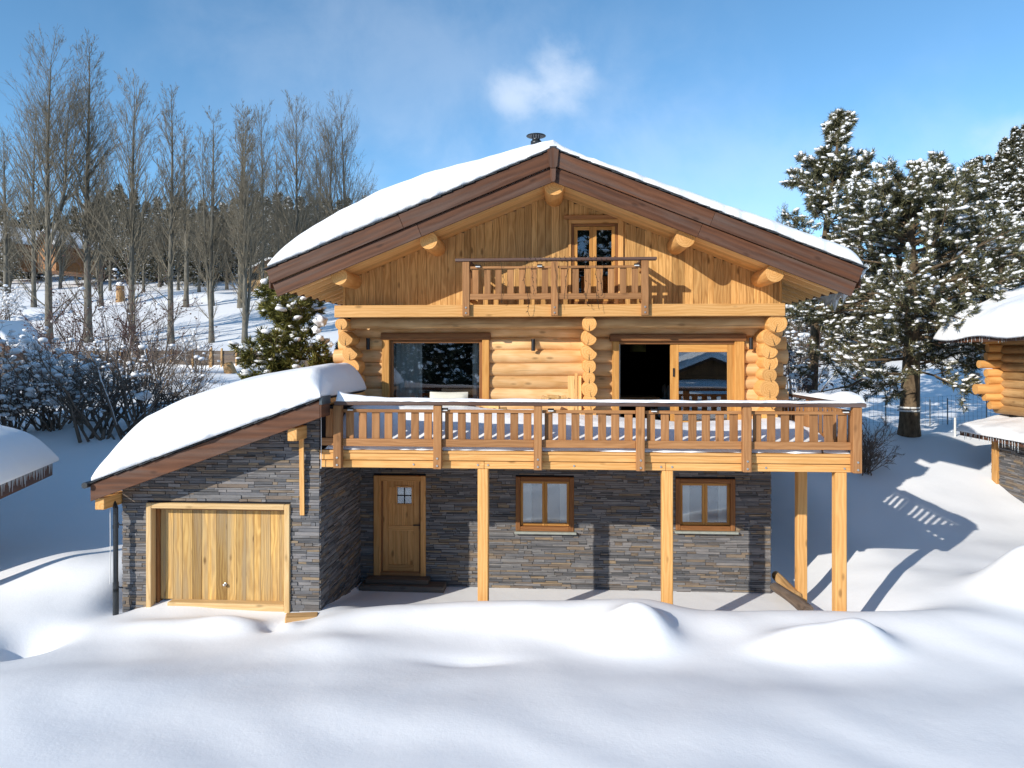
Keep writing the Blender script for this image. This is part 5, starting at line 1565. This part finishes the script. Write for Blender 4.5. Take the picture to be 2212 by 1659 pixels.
# dense young spruce tucked in beside the left eave
yS = 3.9; bS = P(645, 900, yS); baseS = (bS.x, yS, gz(bS.x, yS) - .3)
HtS = PZ(650, 640, yS) - baseS[2] + .7
ex = []
rng = np.random.default_rng(8)
for px, py, r_, dy in ((683, 694, .21, -1.0), (672, 712, .13, -1.1), (653, 748, .13, -1.2), (640, 787, .15, -1.4), (606, 800, .11, -1.2), (702, 742, .1, -1.1), (588, 770, .08, -.9), (620, 725, .08, -1.0), (664, 800, .12, -1.5)):
    q = P(px, py, yS + dy); ex.append((q.x - baseS[0], dy * .62, q.z - baseS[2], r_ * .8))
conifer_from(conifer_mesh(77, HtS, 2.0, .4, 130, 9, 8, .21, 11, .085, .13, .06, .12, None, lambda s_: np.interp(s_, [0, .2, .5, .8, 1], [1, 1, .82, .45, .1]), .02, ex, True, .25, .1),
             'spruce_tree', 'dense olive-green spruce with snow cushions under the left eave of the chalet', baseS, 0, None, 1, 'spruce')
# far woods: a few shapes, each tree its own object
FAR = [conifer_mesh(200 + k, 12, a, z, 78, 6, 5, .52, 7, .15, min(.8, sp_ * 1.25), .11, .2, None, shp, .02, None, False, .2) for k, (a, z, sp_, shp) in enumerate(((3.2, .8, .42, 'pine'), (2.6, .7, .6, 'cone'), (3.5, 1.2, .36, 'pine'), (2.9, .8, .5, 'cone'), (3.3, 1.0, .5, 'pine')))]
fproto = [None] * len(FAR)
def far_tree(k, x, y, s_, label, group):
    z = gz(x, y) - .3; rz = random.uniform(0, 6.28)
    if fproto[k] is None: fproto[k] = conifer_from(FAR[k], 'pine_tree', label, (x, y, z), rz, group, s_, 'farneedle')
    else: dup(fproto[k], (x, y, z), rz, s_, label, 'tree', group)
rr = random.Random(17)
LL = 'dark snow-speckled pine in the wood up the slope behind the bare poplars'; GL = 'pines in the wood behind the poplars'
for px, pt, Y in ((5, 452, 82), (30, 470, 90), (62, 440, 86), (95, 452, 92), (128, 462, 84), (160, 445, 96), (190, 442, 88), (212, 420, 84), (236, 415, 90), (262, 405, 82), (292, 410, 86), (318, 432, 84), (340, 425, 92), (362, 440, 86), (388, 432, 90), (414, 448, 84), (436, 430, 92), (462, 446, 86), (484, 440, 94), (508, 432, 84), (530, 398, 86), (552, 412, 92), (574, 425, 84), (600, 418, 90), (622, 428, 86), (648, 424, 94), (672, 430, 88), (700, 432, 84), (728, 436, 90), (756, 430, 94), (785, 425, 90), (815, 430, 96),
                  (48, 500, 76), (110, 480, 80), (250, 470, 74), (300, 480, 72), (330, 500, 70), (395, 495, 72), (440, 500, 76), (505, 490, 72), (548, 480, 74), (610, 480, 72), (655, 480, 76), (705, 470, 74), (15, 520, 68), (745, 470, 72), (225, 500, 71), (275, 520, 66), (420, 520, 70), (355, 470, 78), (470, 500, 70), (20, 490, 76), (75, 505, 74), (140, 470, 82), (180, 490, 74), (205, 470, 78), (288, 500, 70), (318, 470, 76), (380, 470, 80), (405, 510, 68), (455, 470, 82), (492, 510, 68), (520, 460, 80), (562, 510, 68), (590, 455, 82), (635, 510, 70), (680, 510, 70), (720, 500, 72), (5, 560, 62), (345, 540, 64), (430, 545, 64), (0, 450, 88), (-30, 440, 84)):
    x = PX(px, Y); zt_ = PZ(px, pt, Y); s_ = (zt_ - gz(x, Y)) / 12
    far_tree(rr.randrange(5), x, Y, max(.5, s_), LL, GL)
LR = 'snow-covered conifer on the steep wooded hillside at the right edge'; GR = 'conifers on the right-hand hillside'
for i in range(62):
    px = rr.uniform(2070, 2300); Y = rr.uniform(45, 120)
    if i < 9: px = 2105 + i * 14; Y = 100
    x = PX(px, Y)
    far_tree((1, 3, 1, 4, 0)[i % 5], x, Y, rr.uniform(.6, 1.0), LR, GR)
LM = 'snow-laden tree in the thicket behind the two tall pines'; GM = 'snowy trees behind the tall pines'
for px, pt, Y in ((1690, 560, 42), (1725, 600, 34), (1755, 565, 40), (1790, 580, 36), (1820, 560, 44), (1850, 600, 34), (1880, 540, 46), (1905, 585, 38), (1940, 560, 42), (2000, 540, 44), (2035, 560, 38), (2075, 520, 42), (2110, 500, 46), (2150, 470, 44), (2195, 460, 40), (1710, 640, 28), (1775, 650, 30), (2230, 430, 46), (2060, 640, 30), (2120, 600, 30), (1900, 660, 30), (1835, 640, 31), (1870, 690, 28), (1985, 640, 33), (2020, 680, 29), (2090, 690, 27), (2150, 640, 29), (1945, 700, 31), (1740, 690, 30), (1800, 720, 29), (1925, 560, 60), (1975, 540, 62), (2030, 520, 64), (1870, 570, 62), (2085, 480, 66), (2140, 405, 50), (2180, 390, 48), (2212, 382, 52), (2105, 440, 54), (2240, 372, 50), (2165, 440, 40), (2075, 500, 48), (1815, 590, 64), (1760, 600, 60)):
    x = PX(px, Y); s_ = (PZ(px, pt, Y) - gz(x, Y)) / 12
    far_tree(rr.choice((1, 3, 4, 0)), x, Y, max(.35, s_), LM, GM)
LB = 'tall snowy conifer reflected in the wide window'; GB = 'conifers facing the chalet'
for x, y, s_ in ((-5.5, -36, .8), (-8.2, -34, .95), (-10.6, -37, 1.0), (-7, -40, 1.0), (-12.5, -35, .9), (-9.3, -43, 1.1), (-4, -42, .9), (-14, -42, 1.0), (-2.5, -48, .9), (4, -60, 1.7), (1.5, -55, 1.6), (6, -57, 1.8), (-1, -58, 1.7), (8.5, -59, 1.5)):
    far_tree((1, 3, 0)[int(abs(x * 7)) % 3], x, y, s_, LB, GB)

# ---- shrubs
def shrub_mesh(seed, Ht, W, stems, snow=0., twigs=6, rad=.03, buds=0):
    rng = np.random.default_rng(seed)
    n = 8; az = rng.uniform(0, 6.28, stems); P0 = np.zeros((stems, n, 3)); P0[:, 0, :2] = rng.normal(size=(stems, 2)) * W * .10
    lean = rng.uniform(.08, .75, stems); d = np.stack([np.cos(az) * lean, np.sin(az) * lean, np.ones(stems)], 1); d = nrm(d)
    L = Ht * rng.uniform(.6, 1.08, stems)
    for q in range(1, n):
        d = nrm(d + rng.normal(size=(stems, 3)) * .14 + np.stack([np.cos(az), np.sin(az), np.zeros(stems)], 1) * .05 * (W / Ht))
        P0[:, q] = P0[:, q - 1] + d * (L / (n - 1))[:, None]
    R0 = (rad * rng.uniform(.5, 1.3, stems))[:, None] * np.linspace(1, .3, n)[None]
    st_ = Acc(); st_.add(*tubes(P0, R0, 6))
    tw = Acc()
    p1, r1, _, _ = branch(rng, P0, R0, twigs, .25, 1, .3, .6, .7, .06, 6, .16, .55, .008, .4)
    tw.add(*tubes(p1, r1, 4))
    p2, r2, _, _ = branch(rng, p1, r1, 6, .2, 1, .3, .6, .7, .07, 4, .16, .6, .0055, .5)
    tw.add(*tubes(p2, r2, 3))
    if buds:
        idx = rng.integers(0, len(p2), buds * stems); C = p2[idx, -1]
        V, Fc = blobs(rng, C, rng.uniform(.025, .05, len(C)), .8); tw.add(V, Fc)
    sn = Acc()
    if snow:
        kp = lean > .6; lv = R0[kp, 1:-2]; sn.add(*tubes(P0[kp, 1:-2] + np.array([0, 0, 1.]) * (lv * .8)[..., None] , lv * .75 + .006, 6))
        allp = np.concatenate([p1.reshape(-1, 3), p2[:, 1:].reshape(-1, 3)])
        C = allp[rng.random(len(allp)) < snow]; C = C[C[:, 2] > Ht * .22]
        V, Fc = blobs(rng, C + np.array([0, 0, .03]), (.042 * rng.gamma(1.8, .65, len(C))).clip(.02, .24), .6, None, True); sn.add(V, Fc)
    return st_, tw, sn
def shrub(seed, px, py, Y, Ht, W, stems, snow, label, twigs=6, rad=.03, buds=0, bark='shrubbark', tw='shrubbark', cat='bush', name='bush', group=None):
    q = P(px, py, Y); z = gz(q.x, Y) - .08
    st_, tw_, sn = shrub_mesh(seed, Ht, W, stems, snow, twigs, rad, buds)
    t = thing(name, label, cat, (q.x, Y, z), 0, group)
    st_.build('stems', M[bark], t, True); tw_.build('twigs', M[tw], t)
    if snow: sn.build('branch_snow', M['treesnow'], t, True)
    return t
shrub(1, 25, 930, 6.2, 3.0, 2.6, 34, .18, 'snow-loaded dark bush at the far left beside the annex roof', 7)
shrub(2, 110, 925, 7.0, 3.0, 2.6, 34, .15, 'snow-loaded dense bush, second from the left edge', 7)
shrub(12, 170, 905, 8.2, 2.9, 2.2, 26, .06, 'snow-covered bush between the dense left bush and the big branching one', 7)
shrub(3, 215, 935, 6.4, 3.3, 3.0, 16, .03, 'big bare bush with thick snow-topped slanting stems left of the garage roof', 7, .055)
shrub(4, 300, 930, 6.8, 3.4, 3.6, 24, .022, 'many-stemmed bare bush fanning out behind the garage roof', 8, .045)
shrub(5, 395, 900, 7.6, 2.6, 3.4, 20, .012, 'low spreading bare bush right of the many-stemmed one', 8, .03)
shrub(6, 265, 830, 14, 5.0, 2.4, 14, .006, 'tall reddish-budded bush in front of the third poplar', 7, .04, 10, 'shrubbark', 'budbark')
shrub(7, 335, 830, 14.5, 4.4, 2.0, 12, .006, 'tall reddish-budded bush in front of the fourth poplar', 7, .035, 10, 'shrubbark', 'budbark')
shrub(8, 145, 830, 13, 4.2, 2.8, 18, .02, 'reddish-budded bush in front of the biggest poplar', 7, .035, 10, 'shrubbark', 'budbark')
shrub(9, 80, 845, 11, 2.4, 2.2, 14, .06, 'snowy low bush in front of the left end of the plank fence', 6, .03, 4)
shrub(10, 1868, 975, 6.2, 1.55, 1.2, 34, 0, 'dark bare bush growing just behind the right deck corner', 7, .018)
shrub(11, 1715, 860, 10.5, 3.6, 1.3, 12, .05, 'thin bush with dark seed pods between the log wall and the leaning pine', 6, .022, 22, 'shrubbark', 'budbark')
shrub(13, 1745, 770, 20, 4.6, 3.2, 18, .07, 'snowy thicket bush behind the leaning pine', 7, .03)
shrub(14, 1690, 800, 20, 4.2, 3.0, 16, .06, 'snowy thicket bush half hidden by the right end of the log wall', 7, .03)
shrub(15, 420, 808, 21, 2.6, 2.8, 16, .008, 'brownish bare bush against the middle of the plank fence', 7, .025)
shrub(16, 340, 808, 21, 2.6, 2.8, 16, .008, 'brownish bare bush against the plank fence behind the tall bushes', 7, .025)
shrub(17, 5, 622, 40, 3.2, 3.0, 16, .3, 'dark snowy bush far up the slope at the left edge', 7, .04)

# ================================================================== LIGHT, SKY, CAMERA
LDIR = Vector((.91, 1.0, -.61)).normalized()
el = math.asin(-LDIR.z); rot = math.atan2(-LDIR.x, -LDIR.y)
sun = bpy.data.lights.new('sun', 'SUN'); sun.energy = 3.5; sun.angle = math.radians(.5); sun.color = (1, .94, .84)
so = bpy.data.objects.new('sun', sun); COL.objects.link(so); so.rotation_euler = LDIR.to_track_quat('-Z', 'Y').to_euler(); so.location = (-30, -30, 25)
w = bpy.data.worlds.new('World'); sc.world = w; w.use_nodes = True; t = w.node_tree; N = t.nodes; L = t.links
bg = N['Background']; bg.inputs['Strength'].default_value = .15
sky = N.new('ShaderNodeTexSky'); sky.sky_type = 'NISHITA'; sky.sun_disc = False; sky.sun_elevation = el; sky.sun_rotation = rot
sky.altitude = 1800; sky.air_density = 1.0; sky.dust_density = .15; sky.ozone_density = 4.5
hsv = N.new('ShaderNodeHueSaturation'); hsv.inputs['Hue'].default_value = .487; hsv.inputs['Saturation'].default_value = 1.03; hsv.inputs['Value'].default_value = 1.0
L.new(sky.outputs[0], hsv.inputs['Color'])
tc = N.new('ShaderNodeTexCoord'); col = hsv.outputs[0]
def vdir(px, py):
    u_ = (px - CX) / F; v_ = -(py - HY) / F
    return Vector((u_ * CA - SA, u_ * SA + CA, v_)).normalized()
nz = N.new('ShaderNodeTexNoise'); nz.inputs['Scale'].default_value = 8.5; nz.inputs['Detail'].default_value = 7; nz.inputs['Roughness'].default_value = .58; nz.inputs['Distortion'].default_value = .25
L.new(tc.outputs['Generated'], nz.inputs['Vector'])
def cloud(px, py, rad, sx, sz, amt, thr=.42, wid=.3):
    """soft cloud around a direction of the sky"""
    global col
    d = vdir(px, py)
    sub = N.new('ShaderNodeVectorMath'); sub.operation = 'SUBTRACT'; L.new(tc.outputs['Generated'], sub.inputs[0]); sub.inputs[1].default_value = d
    mp = N.new('ShaderNodeVectorMath'); mp.operation = 'MULTIPLY'; L.new(sub.outputs[0], mp.inputs[0]); mp.inputs[1].default_value = (1 / sx, 1 / sx, 1 / sz)
    ln = N.new('ShaderNodeVectorMath'); ln.operation = 'LENGTH'; L.new(mp.outputs[0], ln.inputs[0])
    m1 = N.new('ShaderNodeMapRange'); m1.interpolation_type = 'SMOOTHSTEP'; L.new(ln.outputs['Value'], m1.inputs[0])
    for i, x in enumerate((rad * .05, rad, 1, 0)): m1.inputs[i + 1].default_value = x
    ad = N.new('ShaderNodeMath'); ad.operation = 'MULTIPLY_ADD'; L.new(m1.outputs[0], ad.inputs[0]); ad.inputs[1].default_value = .62; L.new(nz.outputs['Fac'], ad.inputs[2])
    m2 = N.new('ShaderNodeMapRange'); m2.interpolation_type = 'SMOOTHSTEP'; L.new(ad.outputs[0], m2.inputs[0])
    for i, x in enumerate((thr + .28, thr + .28 + wid, 0, amt)): m2.inputs[i + 1].default_value = x
    gate = N.new('ShaderNodeMath'); gate.operation = 'MULTIPLY'; L.new(m2.outputs[0], gate.inputs[0]); L.new(m1.outputs[0], gate.inputs[1])
    mx = N.new('ShaderNodeMix'); mx.data_type = 'RGBA'; L.new(gate.outputs[0], mx.inputs[0]); L.new(col, mx.inputs[6]); mx.inputs[7].default_value = (4.6, 5.0, 5.6, 1)
    col = mx.outputs[2]
cloud(1205, 150, .105, .9, 1.15, .55, .44, .5)
cloud(1115, 200, .085, 1.0, .8, .5, .44, .45)
cloud(2200, 300, .075, 1.2, .8, .28, .46, .4)
cloud(900, 120, .5, 1.4, .6, .16, .40, .6)
cloud(1500, 430, .6, 1.5, .45, .22, .36, .6)
L.new(col, bg.inputs['Color'])
cam = bpy.data.cameras.new('camera'); co = bpy.data.objects.new('camera', cam); COL.objects.link(co)
co.location = (0, CAMY, CAMZ); co.rotation_euler = (math.radians(90), 0, YAW)
cam.sensor_width = 36; cam.lens = F / 2212 * 36; cam.shift_y = -(829.5 - HY) / 2212; cam.clip_end = 2000; cam.clip_start = .1
sc.camera = co
sc.view_settings.view_transform = 'Standard'; sc.view_settings.look = 'None'; sc.view_settings.exposure = .52; sc.view_settings.gamma = 1
sc.cycles.use_denoising = True
sc.cycles.max_bounces = 8; sc.cycles.transparent_max_bounces = 16
